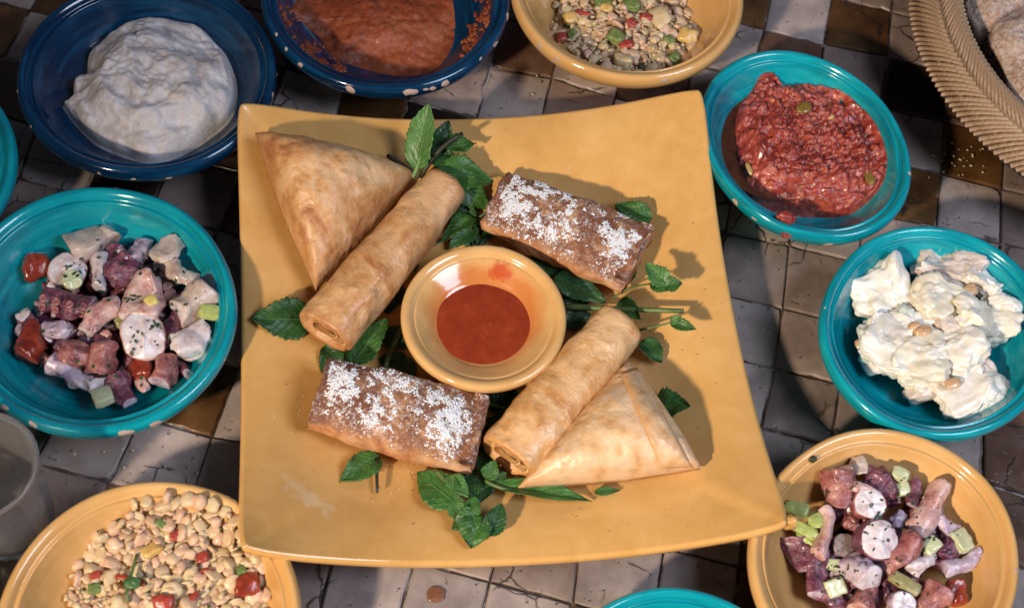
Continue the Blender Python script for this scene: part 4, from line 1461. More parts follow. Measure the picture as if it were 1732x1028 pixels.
G.tent(1410, 1013, 56, 34, -25, M_skin, M_fleshp, 'speckled dark purple tentacle near the bottom edge', .005, 0, .3, .8, seed=17)
G.tent(1466, 1004, 66, 48, 78, M_skinp, M_fleshp, 'pointed rosy octopus piece near the bottom edge', .008, 10, .1, .35, seed=18)
G.slice(1525, 1022, 46, M_fleshl, M_flesh, 'bright white octopus slice at the bottom edge, yellow bowl', .009, 16, -60, seed=19)
G.chunk(1530, 985, 60, 22, -32, M_olive, 'olive green pickle stick across the heap', 'pickle_stick', .008, .7, .08, cat='pickle')
G.chunk(1616, 1000, 36, 38, 10, M_tom, 'orange red tomato chunk in the yellow octopus bowl', 'tomato_chunk', .004, .4, .16, cat='tomato')
G.tent(1580, 1010, 56, 52, 60, M_skinp, M_fleshp, 'mauve pink octopus chunk left of the tomato chunk', .006, 20, .2, .8, seed=20)
for (u, v, a, b, an, d_, lab) in [(1347, 860, 26, 38, 75, .010, 'tallest yellow green cucumber wedge next to the plate corner'), (1379, 880, 28, 24, 20, .008, 'round yellow green cucumber bit beside the curved pink strip'),
                         (1362, 896, 48, 20, -25, .008, 'shiny cucumber sliver under the plate corner'), (1368, 912, 44, 20, -35, .006, 'lowest cucumber sliver under the plate corner')]:
    G.chunk(u, v, a, b, an, M_cucg, lab, 'cucumber_chunk', d_, .5, .2, cat='cucumber')
G.chunk(1522, 802, 24, 30, 70, M_cuc, 'pale cucumber wedge at the back of the yellow bowl heap', 'cucumber_chunk', .008, .7, .1, cat='cucumber')
G.chunk(1526, 826, 26, 24, 20, M_cuc, 'translucent cucumber dice behind the dark purple chunk', 'cucumber_chunk', .005, .6, .1, cat='cucumber')
G.tent(1548, 832, 52, 24, 75, M_skin, M_fleshl, 'dark purple tentacle stub left of the long pink slab', .004, 0, .1, .9, seed=21)
G.chunk(1454, 786, 36, 32, 40, M_tan, 'thin tan onion flake leaning at the back of the heap', 'onion_flake', .004, .3, .2, .3, cat='onion')
q = P(1374, 776, .0485)
v_, f_ = blob(.0028, .0020, .0016, 4, .3, sub=3)
setp(obj('herb_scrap', [x + q for x in v_], f_, M_dill), 'dark herb scrap stuck on the upper left yellow rim', 'herb')
G.herbs(130, 1485, 920, 140, 115, M_dill, 'dark dried herb flecks over the octopus in the yellow bowl', 31, (.0005, .0014))
G.herbs(26, 1490, 850, 60, 60, M_herb, 'green chopped parsley on the octopus in the yellow bowl', 32, (.0008, .002), 'chopped_parsley')

# ---- left turquoise bowl
K = Salad(bC, heap_top(bC, 195, 545, .068, .016), 'turquoise bowl', 'small octopus pieces filling the turquoise bowl')
K.filler(92, 195, 545, 150, 118, [M_skin, M_skinp, M_fleshl, M_skin, M_grey, M_fleshp, M_fleshl], 5, 'small %s octopus piece low in the heap of the turquoise bowl')
K.tent(159, 412, 78, 54, 25, M_tan, M_tan, 'broad beige octopus slab at the back of the turquoise bowl', .004, 0, .2, .85, seed=31)
K.chunk(61, 452, 50, 42, 10, M_tom, 'red tomato chunk at the upper left, turquoise bowl', 'tomato_chunk', .004, .4, .15, cat='tomato')
K.slice(114, 460, 62, M_fleshp, M_flesh, 'round white octopus slice below the onion ring, turquoise bowl', .006, 16, -60, th=.4, seed=32)
K.slice(122, 474, 34, M_cuc, M_cuc, 'pale green cucumber round lying on a white slice', .0125, 20, -60, th=.3, seed=33)
K.tent(166, 462, 66, 34, 85, M_flesh, M_flesh, 'upright white octopus strip beside purple skin', .007, 0, .1, .8, seed=34)
K.tent(190, 447, 62, 34, 70, M_skin, M_fleshp, 'dark purple tentacle beside the upright white strip', .005, 0, .2, .8, seed=35)
K.tent(112, 516, 92, 42, -12, M_skin, M_fleshl, 'brownish purple tentacle with a row of suckers, turquoise bowl', .008, 0, .2, .9, 0, 4, seed=36)
K.tent(166, 534, 74, 36, 40, M_fleshp, M_flesh, 'curved pink tentacle with two large suckers', .010, 0, -.8, .9, 0, 3, seed=37)
K.tent(52, 580, 66, 50, 70, M_tom, M_tom, 'large red tomato wedge at the left wall, turquoise bowl', .003, 0, .3, .8, seed=38)
K.chunk(95, 556, 62, 34, -10, M_fleshl, 'greyish white octopus piece under the sucker tentacle', dz=.004)
K.chunk(130, 602, 54, 46, 10, M_skinp, 'brown pink octopus knob left of the pink cube', dz=.007, amp=.4)
K.tent(176, 607, 50, 46, 85, M_skinp, M_fleshp, 'shiny pink octopus cube in the middle front', .009, 20, .1, .95, seed=39)
K.tent(115, 634, 70, 32, -28, M_fleshl, M_flesh, 'pale lilac tentacle strip at the front left', .006, 0, .4, .7, seed=40)
K.tent(178, 645, 52, 22, 12, M_flesh, M_flesh, 'thin white curved octopus strip at the front', .008, 0, -.5, .8, seed=41)
K.chunk(174, 671, 36, 32, 20, M_cuc, 'glossy yellowish cucumber cube at the front', 'cucumber_chunk', .008, .75, .08, cat='cucumber')
K.tent(208, 662, 56, 40, -60, M_skin, M_fleshl, 'mauve octopus piece at the front right of the cucumber cube', .005, 0, .2, .7, seed=42)
K.tent(234, 428, 58, 36, 55, M_fleshl, M_flesh, 'white and purple octopus piece left of the beige slab', .005, 0, .3, .8, seed=43)
K.chunk(286, 419, 60, 34, 45, M_tan, 'beige triangular octopus flap pointing to the upper right', dz=.008, box=.3, thick=.5)
K.chunk(214, 460, 52, 46, -30, M_skin, 'crumpled purple octopus skin in the upper middle', dz=.007, amp=.45)
K.tent(248, 505, 84, 64, 70, M_fleshp, M_flesh, 'large pinkish white octopus chunk with a herb tuft', .009, 6, .1, .8, seed=44)
K.chunk(256, 509, 22, 20, 30, M_onion, 'bright yellow pickle bit on the large pinkish chunk', 'pickle_bit', .0185, .5, .1, cat='pickle')
K.tent(302, 462, 66, 32, -30, M_tan, M_fleshp, 'pale pink octopus strip below the beige flap', .006, 0, .4, .8, seed=45)
K.tent(328, 510, 72, 62, 30, M_tan, M_flesh, 'large beige octopus lump at the right wall, turquoise bowl', .006, 0, .2, .9, seed=46)
K.chunk(358, 528, 26, 40, 80, M_cucg, 'green cucumber piece squeezed against the right wall', 'cucumber_chunk', .003, .5, .15, cat='cucumber')
K.chunk(326, 572, 66, 58, 20, M_flesh, 'knobbly white octopus lump at the lower right', dz=.006, amp=.35)
K.slice(244, 570, 88, M_fleshp, M_flesh, 'largest white octopus slice with parsley flakes, turquoise bowl', .009, 20, -70, th=.35, asp=.85, seed=47)
K.chunk(214, 540, 40, 28, 40, M_olive, 'olive green pickle wedge beside the largest white slice', 'pickle_wedge', .007, .5, .15, cat='pickle')
K.chunk(238, 620, 52, 38, -5, M_tom, 'orange tomato chunk under the largest white slice', 'tomato_chunk', .005, .4, .15, cat='tomato')
K.tent(281, 626, 54, 36, 75, M_skinp, M_fleshl, 'dusky pink octopus piece at the lower right front', .006, 0, .2, .75, seed=48)
K.tent(288, 556, 64, 36, 60, M_skin, M_fleshp, 'dark purple tentacle between white lumps, turquoise bowl', .003, 0, .2, .85, seed=49)
K.chunk(242, 650, 24, 26, 30, M_fleshp, 'tiny pink octopus bit at the front below the tomato', dz=.004)
K.herbs(110, 210, 530, 150, 130, M_herb, 'green chopped parsley flakes on the octopus, turquoise bowl', 41, (.0007, .0019), 'chopped_parsley')

# ------------------------------------------------------------------ potato salad
M_pot = wet('potato_mayonnaise', [(.30, (.66, .58, .46)), (.46, (.78, .74, .66)), (.62, (.84, .82, .79))], 70, .25, bump=.5, sss=.2)
M_poty = wet('potato_yellow', [(.30, (.66, .58, .42)), (.46, (.77, .72, .59)), (.62, (.83, .80, .71))], 70, .22, bump=.4, sss=.2)
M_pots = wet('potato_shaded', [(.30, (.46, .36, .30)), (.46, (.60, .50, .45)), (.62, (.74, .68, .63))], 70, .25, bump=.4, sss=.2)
M_bean = wet('orange_bean', [(.30, (.46, .26, .13)), (.46, (.58, .36, .20)), (.62, (.70, .50, .32))], 90, .18, bump=.2)
M_hm = wet('herb_mayonnaise', [(.30, (.10, .20, .09)), (.44, (.55, .62, .55)), (.58, (.80, .82, .80))], 130, .25)
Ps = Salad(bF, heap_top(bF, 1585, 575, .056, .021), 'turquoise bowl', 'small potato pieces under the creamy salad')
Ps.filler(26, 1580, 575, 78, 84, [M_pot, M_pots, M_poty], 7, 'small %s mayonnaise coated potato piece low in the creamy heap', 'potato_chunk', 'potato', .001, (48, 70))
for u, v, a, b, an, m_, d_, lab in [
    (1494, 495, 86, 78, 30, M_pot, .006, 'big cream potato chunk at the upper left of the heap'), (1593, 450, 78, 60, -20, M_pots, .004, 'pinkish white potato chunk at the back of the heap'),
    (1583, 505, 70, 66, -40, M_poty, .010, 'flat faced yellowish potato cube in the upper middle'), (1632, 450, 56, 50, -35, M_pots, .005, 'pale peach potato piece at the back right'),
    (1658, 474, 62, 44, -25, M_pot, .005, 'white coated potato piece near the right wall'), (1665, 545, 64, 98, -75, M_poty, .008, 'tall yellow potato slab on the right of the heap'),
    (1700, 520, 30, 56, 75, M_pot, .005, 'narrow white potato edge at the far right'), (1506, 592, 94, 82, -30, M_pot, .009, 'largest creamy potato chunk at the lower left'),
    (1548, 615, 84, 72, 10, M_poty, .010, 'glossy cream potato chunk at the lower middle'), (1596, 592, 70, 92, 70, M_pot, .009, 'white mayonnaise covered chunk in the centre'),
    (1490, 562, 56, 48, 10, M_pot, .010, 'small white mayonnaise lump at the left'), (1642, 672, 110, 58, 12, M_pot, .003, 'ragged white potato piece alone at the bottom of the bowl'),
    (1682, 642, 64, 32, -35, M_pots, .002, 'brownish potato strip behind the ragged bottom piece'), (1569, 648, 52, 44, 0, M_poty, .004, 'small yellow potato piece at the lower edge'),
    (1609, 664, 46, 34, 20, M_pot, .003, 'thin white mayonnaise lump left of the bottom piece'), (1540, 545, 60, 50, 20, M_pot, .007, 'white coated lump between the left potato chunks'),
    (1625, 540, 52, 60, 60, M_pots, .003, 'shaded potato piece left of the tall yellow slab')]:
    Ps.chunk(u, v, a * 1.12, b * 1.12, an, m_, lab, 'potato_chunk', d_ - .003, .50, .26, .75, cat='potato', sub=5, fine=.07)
for u, v, a, b, an, lab in [(1458, 582, 24, 20, 10, 'orange bean at the left edge of the potato salad'), (1641, 491, 26, 20, 30, 'orange bean near the back right of the potato salad'),
    (1562, 560, 20, 30, -60, 'upper orange bean in the centre of the potato salad'), (1578, 592, 18, 26, 70, 'lower orange bean in the centre of the potato salad'),
    (1612, 648, 30, 18, 15, 'orange bean on top of the lower potato edge'), (1548, 553, 22, 18, 0, 'pale orange bean next to the central lump'), (1595, 612, 16, 24, 70, 'orange bean half covered by mayonnaise')]:
    Ps.chunk(u, v, a, b, an, M_bean, lab, 'bean', .0125, .1, .2, .6, cat='bean', sub=3)
for u, v, a, b, lab in [(1629, 588, 30, 40, 'green flecked mayonnaise dab right of the centre'), (1466, 603, 28, 24, 'green flecked mayonnaise dab at the left edge'), (1532, 528, 22, 26, 'small green flecked mayonnaise dab near the yellowish cube')]:
    Ps.chunk(u, v, a, b, 60, M_hm, lab, 'mayonnaise_dab', .010, .2, .3, cat='mayonnaise')
Ps.chunk(1605, 548, 44, 26, -20, M_pots, 'tan tuna flake beside the yellowish potato cube', 'tuna_flake', .010, .3, .3, cat='fish')

# ------------------------------------------------------------------ bean salads (many alike beans: mesh data shared)
M_bn = [wet('pale_bean', [(.30, (.46, .24, .14)), (.46, (.60, .37, .24)), (.62, (.70, .51, .36))], 80, .4, bump=.2, sss=.1),
        wet('tan_bean', [(.30, (.44, .28, .15)), (.46, (.60, .42, .25)), (.62, (.70, .54, .36))], 80, .4, bump=.2, sss=.1),
        wet('cream_bean', [(.30, (.46, .32, .16)), (.46, (.58, .43, .23)), (.62, (.66, .53, .35))], 80, .4, bump=.2, sss=.1)]
M_rp = wet('red_pepper', [(.33, (.24, .025, .02)), (.5, (.38, .055, .035)), (.66, (.48, .14, .08))], 90, .35)
M_gp = wet('green_pepper', [(.33, (.07, .11, .03)), (.5, (.16, .22, .06)), (.66, (.30, .35, .14))], 90, .35)
M_ye = wet('yellow_pepper', [(.33, (.50, .29, .08)), (.5, (.62, .40, .13)), (.66, (.70, .52, .24))], 90, .35)
bmesh_b = []
for k in range(9):
    v_, f_ = blob(1, .84 + .05 * (k % 3), .36 + .07 * (k % 4), k * 3 + 1, .24, 1.3, .08, 3, .06)
    bmesh_b.append(mesh('bean', v_, f_, M_bn[k % 3]))
def beansalad(bowl, cu, cv, Rp, H, n, label, group, bits, seed, rmm=(.0036, .0060)):
    top = heap_top(bowl, cu, cv, Rp, H)
    c = on(cu, cv, bowl.zin, .01)
    r_ = random.Random(seed)
    placed = []
    tries = 0
    # the heap's moist core that carries the beans
    V = []
    for i in range(30):
        f = 1 - i / 29 * .98
        for j in range(80):
            a = 2 * PI * j / 80
            x, y = c.x + math.cos(a) * f * Rp * .97, c.y + math.sin(a) * f * Rp * .97
            V.append((x, y, top(x, y) - .0006 + .0026 * nz((x, y, 0), 130, seed) - (.002 if i == 0 else 0)))
    core = obj('crushed_beans', V, grid_faces(30, 80) + [tuple(29 * 80 + j for j in range(80))], M_bn[1])
    setp(core, 'mashed beans and dressing under the ' + group, kind='stuff')
    while len(placed) < n and tries < 9000:
        tries += 1
        a, q = r_.uniform(0, 2 * PI), math.sqrt(r_.random()) * 1.05
        x, y = c.x + Rp * q * math.cos(a), c.y + Rp * q * math.sin(a)
        z = top(x, y) + r_.uniform(-.0008, .0035)
        R0 = r_.uniform(*rmm)
        p = Vector((x, y, z))
        dd = p - CAM
        zz = dd.dot(FW)
        pu, pv = IW / 2 + FPX * dd.dot(RT) / zz, IH / 2 - FPX * dd.dot(UP) / zz
        if pv < -20 or pv > IH + 20: continue
        if any((p - o_).length < (R0 + r2) * .50 for o_, r2 in placed): continue
        placed.append((p, R0))
        eu = Matrix.Rotation(r_.uniform(0, 6.28), 4, 'Z') @ Matrix.Rotation(r_.gauss(0, .55), 4, 'X') @ Matrix.Rotation(r_.gauss(0, .5), 4, 'Y')
        kb = r_.randrange(9)
        o = inst('bean', bmesh_b[kb], Matrix.Translation(p) @ eu @ Matrix.Diagonal((R0, R0, R0, 1)))
        setp(o, ('pinkish ', 'tan ', 'cream ')[kb % 3] + label, 'bean', group)
    pr = []
    for k in range(620):                              # broken bits and skins between the beans
        a, q = r_.uniform(0, 2 * PI), math.sqrt(r_.random()) * 1.04
        x, y = c.x + Rp * q * math.cos(a), c.y + Rp * q * math.sin(a)
        p = Vector((x, y, top(x, y) + r_.uniform(-.0005, .0050)))
        s1 = r_.uniform(.0009, .0024) if k > 140 else r_.uniform(.0020, .0036)
        v_, f_ = blob(s1, s1 * r_.uniform(.5, 1), s1 * r_.uniform(.25, .6), r_.randrange(500), .5, 1.7, sub=2)
        R_ = (Matrix.Rotation(r_.uniform(0, 6.28), 3, 'Z') @ Matrix.Rotation(r_.gauss(0, .7), 3, 'X'))
        pr.append(([p + R_ @ x_ for x_ in v_], f_))
    for m_, lst, nm, lb in ((M_bn[0], pr[:100] + pr[240:330], 'bean_scraps', 'broken beans and skins among the '), (M_bn[2], pr[100:240] + pr[330:520], 'bean_scraps', 'pale bean crumbs among the '), (M_herb, pr[520:], 'chopped_herbs', 'chopped herbs among the ')):
        if m_ is M_herb:
            lst = [([sum(v_, Vector()) / len(v_) + (x_ - sum(v_, Vector()) / len(v_)) * .6 for x_ in v_], f_) for v_, f_ in lst]
        V, F = join(lst)
        setp(obj(nm, V, F, m_), lb + group, kind='stuff')
    S_ = Salad(bowl, top, '', group)
    for u, v, a, b, an, m_, nm, lab in bits:
        S_.chunk(u, v, a * .84, b * .84, an, m_, lab, nm, .0045, .6, .3, .7, cat=nm.split('_')[-1] if 'pepper' in nm else nm.split('_')[0], sub=3)
    return top
topH = beansalad(bH, 285, 1028, .054, .024, 168, 'flat bean in the bean salad at the bottom left', 'beans in the lower left yellow bowl',
    [(296, 905, 22, 18, 20, M_rp, 'red_pepper', 'topmost red pepper dice below the heap peak, lower left bowl'), (343, 942, 24, 20, 10, M_rp, 'red_pepper', 'red pepper dice right of the herb stalk'), (418, 990, 50, 48, 10, M_tom, 'tomato_chunk', 'large red tomato chunk at the right of the bean salad'),
     (162, 972, 24, 16, 20, M_rp, 'red_pepper', 'leftmost red pepper strip in the lower left bean salad'), (276, 1018, 46, 30, 0, M_rp, 'red_pepper', 'biggest red pepper piece at the bottom edge'), (326, 1010, 30, 12, 40, M_rp, 'red_pepper', 'thin red pepper strip at the bottom edge, slanting up'),
     (256, 930, 42, 26, 30, M_ye, 'yellow_pepper', 'yellow pepper slice above the herb stalk'), (352, 965, 12, 24, 80, M_rp, 'red_pepper', 'narrow red pepper sliver below the red dice'), (206, 975, 12, 24, 75, M_rp, 'red_pepper', 'narrow red pepper sliver left of the herb stalk'),
     (238, 985, 18, 14, 0, M_tom, 'red_pepper', 'orange red pepper dice beside the herb stalk'), (272, 886, 16, 26, 60, M_gp, 'green_pepper', 'green pepper scrap next to the heap peak'), (408, 965, 20, 20, 10, M_gp, 'green_pepper', 'dark green scrap above the tomato chunk'), (160, 995, 26, 20, 10, M_gp, 'green_pepper', 'green pepper scrap at the lower left')], 12)
# the coriander stalk lying on the lower left salad
p0, p1, p2, p3 = on(232, 937, topH, .007), on(222, 968, topH, .008), on(214, 1000, topH, .008), on(218, 1018, topH, .007)
e = empty('herb_stalk', on(222, 975, topH, .003), 'green coriander stalk lying on the lower left bean salad', 'herb', None)
V, F = tube(bez(p0, p1, p2, 7) + [p3], .0010, 8)
obj('stem', V, F, M_stem, e)
v_, f_ = blob(.0045, .0032, .0018, 3, .4, 1.8, sub=4)
q = on(223, 985, topH, .009)
obj('leaf', [x + q for x in v_], f_, M_leafd, e)
topD = beansalad(bD, 1052, 40, .050, .016, 130, 'flat bean in the bean salad at the top edge', 'beans in the upper yellow bowl',
    [(950, 63, 22, 18, 10, M_rp, 'red_pepper', 'red pepper dice at the left of the upper bean salad'), (968, 60, 22, 18, 10, M_gp, 'green_pepper', 'dark green pepper bit at the left of the upper bean salad'), (1041, 62, 30, 34, 60, M_gp, 'green_pepper', 'bright green pepper chunk in the middle, upper bowl'),
     (1093, 30, 26, 20, -10, M_rp, 'red_pepper', 'uppermost red pepper piece in the upper bowl'), (1068, 40, 20, 18, 30, M_rp, 'red_pepper', 'dark red pepper bit left of the uppermost red piece'), (1060, 75, 30, 16, 10, M_rp, 'red_pepper', 'pinkish red pepper strip below the green chunk'),
     (986, 22, 12, 32, 60, M_rp, 'red_pepper', 'thin red pepper curl at the upper left'), (1026, 14, 24, 20, 10, M_ye, 'yellow_pepper', 'yellow pepper dice near the top edge'), (966, 30, 30, 24, 20, M_ye, 'yellow_pepper', 'pale yellow pepper chunk at the left of the heap'),
     (1162, 62, 40, 32, -20, M_ye, 'yellow_pepper', 'glossy pale yellow piece at the right of the heap'), (1070, 10, 26, 34, 70, M_gp, 'green_pepper', 'dark green pepper strip at the top edge'), (1020, 4, 36, 24, 20, M_gp, 'green_pepper', 'light green pepper piece at the top edge'),
     (1132, 68, 18, 20, 50, M_gp, 'green_pepper', 'dark green scrap right of the heap middle'), (1140, 98, 26, 20, 50, M_gp, 'green_pepper', 'green pepper chunk at the lower right of the heap'), (1054, 104, 36, 36, 0, M_bn[2], 'cauliflower_floret', 'cream coloured floret at the lower edge of the heap'),
     (1115, 30, 46, 38, -40, M_bn[2], 'cauliflower_floret', 'pale ribbed floret at the right of the red piece'), (1085, 112, 14, 12, 0, M_dill, 'olive_bit', 'black olive bit at the lower edge of the heap')], 14)

# ------------------------------------------------------------------ bread basket
BK = Vector((.4228, .298, 0))
BR, BZ = .1706, .05
tw = NT('palm_straw')
_c = tw.ramp(tw.math('ADD', tw.math('MULTIPLY', tw.noise(60, 3), .5), tw.math('MULTIPLY', tw.noise(500, 3), .5)), [(.32, (.20, .12, .065)), (.5, (.33, .21, .125)), (.68, (.44, .31, .20))])
tw.bump(tw.noise(900, 3), .4, .0005)
M_straw = tw.set(_c, .55)
M_strawd = flat('straw_core', (.10, .055, .028), .8, .5, 200)
M_wall = flat('basket_wall', (.060, .030, .015), .75, .5, 260)
bk = empty('bread_basket', BK, 'round woven straw basket with plaited rim in the upper right corner', 'basket')
rc = .0165                                           # plait half width
def rim_pt(th, ph, k=1.0):
    """flattened, outward leaning rim; ph 0 = outer lower edge, 1 = inner edge"""
    w_ = (ph - .5) * 2
    r = BR - .0145 - w_ * .0150 * k
    z = BZ + .004 + .0115 * math.sqrt(max(0, 1 - (w_ * .94) ** 2)) * k + .009 * w_
    return BK + Vector((math.cos(th) * r, math.sin(th) * r, z))
NA = 220
V = []
for i in range(NA):
    th = 2 * PI * i / NA
    for ph in [k / 10 for k in range(11)]:
        V.append(rim_pt(th, ph, .93))
    V.append(BK + Vector((math.cos(th) * (BR - .028), math.sin(th) * (BR - .028), BZ - .006)))
    V.append(BK + Vector((math.cos(th) * (BR - .002), math.sin(th) * (BR - .002), BZ - .006)))
F = grid_faces(NA, 13)
F += [((NA - 1) * 13 + j, (NA - 1) * 13 + (j + 1) % 13, (j + 1) % 13, j) for j in range(13)]
obj('rim_core', V, F, M_strawd, bk)
V = []
for r, z in ((BR - .004, BZ - .002), (BR - .012, .035), (BR - .035, .006), (BR - .055, .003), (0.001, .003), (.001, .006), (BR - .058, .006), (BR - .040, .009), (BR - .018, .036), (BR - .024, BZ - .002)):
    for i in range(96):
        th = 2 * PI * i / 96
        zz = z + (.0009 * math.sin(i * PI) if r > .1 else 0)
        V.append(BK + Vector((math.cos(th) * r, math.sin(th) * r, zz)))
obj('wall', V, grid_faces(10, 96), M_wall, bk)
# coils of the basket wall
parts = []
for k in range(7):
    f = k / 6
    r, z = BR - .0255 - f * .018, BZ - .004 - f * .036
    parts.append(tube([BK + Vector((math.cos(2 * PI * i / 72) * r, math.sin(2 * PI * i / 72) * r, z)) for i in range(73)], .0032, 7, False))
V, F = join(parts)
setp(obj('wall_coil', V, F, M_wall, bk), kind='stuff')
rs = random.Random(2)
def strand(th, side, rr):
    """one straw of the herringbone: from an edge to the spine"""
    pts = []
    sl = .058 if side else -.02
    for q in range(8):
        f = q / 7
        if side == 0:                                 # outer, long: outer edge up to the spine
            ph = .0 + .54 * f
            t2 = th + .150 * f - .085
        else:                                         # inner, short: spine down to the inner edge
            ph = .50 + .50 * f
            t2 = th + .065 - .170 * f
        p = rim_pt(t2, ph)
        lift = .0009 * math.sin(PI * f) + .0005
        c = BK + Vector((math.cos(t2) * (BR - .0145), math.sin(t2) * (BR - .0145), BZ - .004))
        pts.append(p + (p - c).normalized() * lift)
    # flat straw section
    V = []
    wdt = rr
    for i, p in enumerate(pts):
        a, b = pts[max(i - 1, 0)], pts[min(i + 1, 7)]
        t_ = (b - a).normalized()
        c = BK + Vector((math.cos(th) * (BR - .0145), math.sin(th) * (BR - .0145), BZ - .006))
        n_ = (p - c)
        n_ = (n_ - t_ * n_.dot(t_)).normalized()
        s_ = t_.cross(n_)
        for (x, y) in ((-1, -.3), (-.75, .45), (0, .62), (.75, .45), (1, -.3)):
            V.append(p + s_ * x * wdt + n_ * y * .0012)
    return V, grid_faces(8, 5) + [(0, 1, 2, 3, 4), tuple(35 + x for x in (4, 3, 2, 1, 0))]
step = .0270
vis, rest = [], []
n_all = int(2 * PI / step)
for k in range(n_all):
    th = 2 * PI * k / n_all
    for side in (0, 1):
        g = strand(th + rs.uniform(-.003, .003), side, rs.uniform(.00155, .0020))
        p = rim_pt(th, .5)
        dd = p - CAM
        zz = dd.dot(FW)
        pu, pv = IW / 2 + FPX * dd.dot(RT) / zz, IH / 2 - FPX * dd.dot(UP) / zz
        if -60 < pu < IW + 60 and -60 < pv < IH + 60: obj('straw_strand', *g, M_straw, bk)
        else: rest.append(g)
# cross straws peeping between the chevrons, and the rest of the ring
for k in range(n_all):
    th = 2 * PI * (k + .5) / n_all
    for ph0, ph1 in ((.12, .2), (.26, .34), (.40, .48)):
        rest.append(tube([rim_pt(th - .02 + q * .02, ph0 + (ph1 - ph0) * q * .4, .985) + Vector((0, 0, .0003)) for q in range(3)], .0011, 5))
V, F = join(rest)
setp(obj('plait_strands', V, F, M_straw, bk), kind='stuff')

def bread_mat(name, stops, flour):
    t = NT(name)
    col = t.ramp(t.math('ADD', t.math('MULTIPLY', t.noise(34, 4), .5), t.math('MULTIPLY', t.noise(170, 4, .7), .5)), stops)
    col = t.mix(t.ramp(t.noise(260, 4, .75), [(.44, 0.), (.60, flour)]), col, (.62, .54, .50))
    t.bump(t.math('ADD', t.noise(130, 4, .7), t.noise(420, 4, .7)), .8, .002)
    return t.set(col, .85)
M_br1 = bread_mat('bread_crust_floured', [(.33, (.25, .13, .08)), (.5, (.42, .27, .19)), (.66, (.55, .40, .32))], .75)
M_br2 = bread_mat('bread_side_crumb', [(.33, (.38, .27, .15)), (.5, (.50, .40, .24)), (.66, (.58, .49, .33))], .3)
M_br3 = bread_mat('bread_dark_crust', [(.33, (.06, .022, .014)), (.5, (.13, .055, .04)), (.66, (.24, .13, .10))], .45)
def loaf(label, px, z0, z1, mat_top, mat_side, seed, lean=(0, 0)):
    pts = [P(u, v, z1) for u, v in px]
    na, nr = 120, 26
    lp = smooth_loop([(p.x, p.y) for p in pts], na)
    cx, cy = sum(p[0] for p in lp) / na, sum(p[1] for p in lp) / na
    V, mi = [], []
    rows = [(.80, 0), (.93, .06), (1.0, .28), (1.01, .55), (.985, .78)] + [(.965 - .95 * (i / nr) , 1) for i in range(nr + 1)]
    for f, h in rows:
        for (x, y) in lp:
            X, Y = cx + (x - cx) * f, cy + (y - cy) * f
            dome = .004 * (1 - f) + (.80 if h == 1 else h) * 0
            z = z0 + (z1 - z0) * (h if h < 1 else .88 + .12 * sm(1, .7, f)) + (.006 * sm(0.98, .5, f) if h == 1 else 0)
            p = Vector((X, Y, z))
            p += Vector((nz(p, 60, seed), nz(p, 60, seed + 1), nz(p, 55, seed + 2) * .9)) * .0022 + Vector((0, 0, .0008 * nz(p, 190, seed)))
            V.append(p)
    F = grid_faces(len(rows), na)
    mi = [1] * (4 * na) + [0] * ((len(rows) - 5) * na)
    F += [tuple((len(rows) - 1) * na + j for j in range(na)), tuple(range(na))[::-1]]
    mi += [0, 1]
    o = obj('bread_loaf', V, F, [mat_top, mat_side], None, mi)
    return setp(o, label, 'bread', 'bread in the straw basket')
loaf('flat bread with cream crumb edge leaning at the back of the basket', [(1634, -70), (1634, -10), (1650, 30), (1668, 58), (1720, 30), (1800, 0), (1840, -60), (1760, -110), (1680, -110)], .018, .056, M_br1, M_br2, 3)
loaf('flour dusted round bread in the middle of the straw basket', [(1690, 30), (1682, 62), (1700, 100), (1712, 150), (1738, 190), (1800, 190), (1880, 130), (1880, 30), (1800, -10), (1730, 5)], .034, .068, M_br1, M_br3, 5)
loaf('dark crusted bread lowest in the straw basket', [(1706, 145), (1700, 165), (1716, 185), (1760, 215), (1840, 210), (1880, 160), (1820, 110), (1750, 120)], .010, .040, M_br3, M_br3, 7)

# ------------------------------------------------------------------ drinking glass at the left edge
tgl = NT('clear_glass')
tgl.b.inputs['Transmission Weight'].default_value = .93
tgl.b.inputs['IOR'].default_value = 1.3
M_glass = tgl.set((.93, .92, .95), .16)
gc = P(22, 884, 0)
gl = empty('drinking_glass', (gc.x, gc.y, .0012), 'frosted clear drinking glass standing at the left edge', 'glass')
def gprof(pr, S=72, rib=0):
    V = []
    for r, z in pr:
        for j in range(S):
            a = 2 * PI * j / S
            k = 1 + rib * math.cos(12 * a)
            V.append(Vector((gc.x + math.cos(a) * r * k, gc.y + math.sin(a) * r * k, z + .0012)))
    return V, grid_faces(len(pr), S)
V, F = gprof([(.001, 0), (.022, 0), (.0245, .002), (.0262, .02), (.0285, .05), (.031, .082), (.0315, .0835), (.0305, .0845), (.0293, .083), (.0268, .05), (.0245, .02), (.022, .009), (.001, .007)], rib=.012)
obj('body', V, F, M_glass, gl)
V, F = gprof([(.0311, .0795), (.0318, .080), (.0321, .0825), (.0315, .0850), (.0303, .0852), (.0296, .083), (.0299, .080)])
obj('lip', V, F, M_glass, gl)

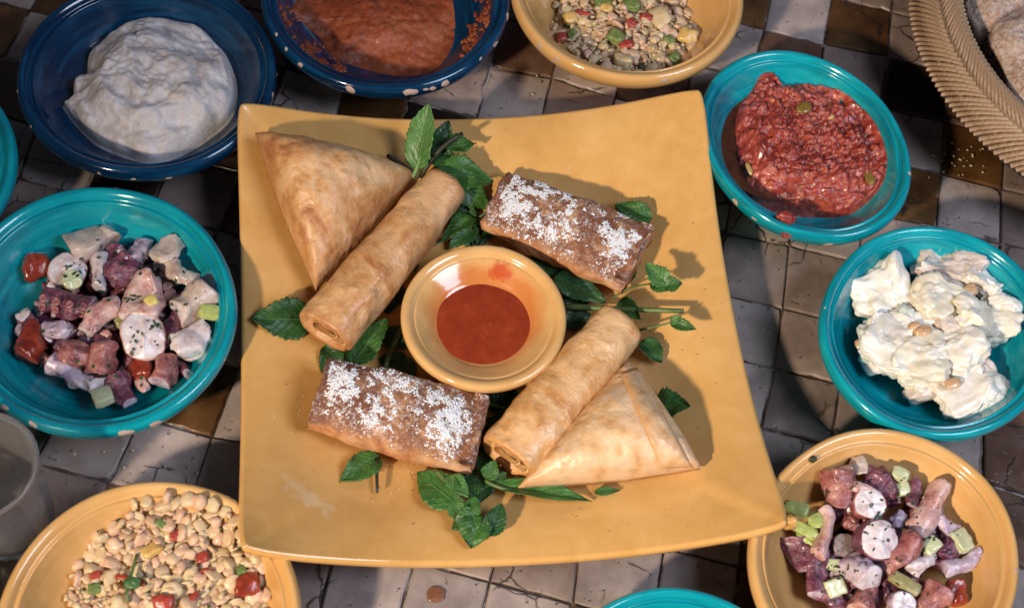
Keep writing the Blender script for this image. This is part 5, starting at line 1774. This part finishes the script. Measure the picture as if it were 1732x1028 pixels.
# ------------------------------------------------------------------ crumbs and a drip on the table
rc_ = random.Random(8)
parts = []
for k in range(60):
    u, v = rc_.gauss(1625, 30), rc_.gauss(265, 30)
    if k > 34: u, v = rc_.uniform(860, 1240), rc_.uniform(80, 190)
    if k > 46: u, v = rc_.uniform(100, 400), rc_.uniform(740, 800)
    p = P(u, v, .0005)
    s_ = rc_.uniform(.0004, .0011)
    v_, f_ = blob(s_, s_ * .8, s_ * .6, k, .3, sub=2)
    parts.append(([x + p for x in v_], f_))
V, F = join(parts)
setp(obj('crumbs', V, F, M_bn[2]), 'scattered yellowish bread crumbs on the tiles', kind='stuff')
parts = []
for k in range(90):
    u, v = rc_.uniform(450, 1250), rc_.uniform(230, 900)
    if k < 45:
        u0, v0 = rc_.choice([(680, 800), (1120, 480), (830, 830), (1010, 840), (830, 480)])
        u, v = rc_.gauss(u0, 50), rc_.gauss(v0, 30)
    p = on(u, v, plate_z)
    s_ = rc_.uniform(.00025, .0008)
    v_, f_ = blob(s_, s_ * .7, s_ * .5, k, .3, sub=2)
    parts.append(([x + p + Vector((0, 0, .0003)) for x in v_], f_))
dust = []
for k in range(420):
    u0, v0 = rc_.choice([(560, 700), (680, 790), (800, 760), (840, 330), (1080, 440), (960, 470), (1000, 320), (830, 640)])
    p = on(rc_.gauss(u0, 38), rc_.gauss(v0, 26), plate_z)
    s_ = rc_.uniform(.0001, .00032)
    v_, f_ = ico(1)
    dust.append(([x * s_ + p + Vector((0, 0, s_ * .6)) for x in v_], f_))
V, F = join(dust)
setp(obj('fallen_sugar', V, F, M_sugar), 'fine icing sugar fallen on the yellow plate round the pastry parcels', kind='stuff')
V, F = join(parts)
setp(obj('pastry_crumbs', V, F, M_roll), 'fine brown pastry crumbs on the yellow plate', kind='stuff')
p = P(737, 1004, .0002)
v_, f_ = blob(.0052, .0050, .0006, 3, .2, sub=4)
setp(obj('sauce_drop', [x + p for x in v_], f_, flat('sauce_stain', (.20, .085, .045), .3, .3, 200, coat=.3)), 'round brown sauce drop on a grey tile below the plate', 'sauce')
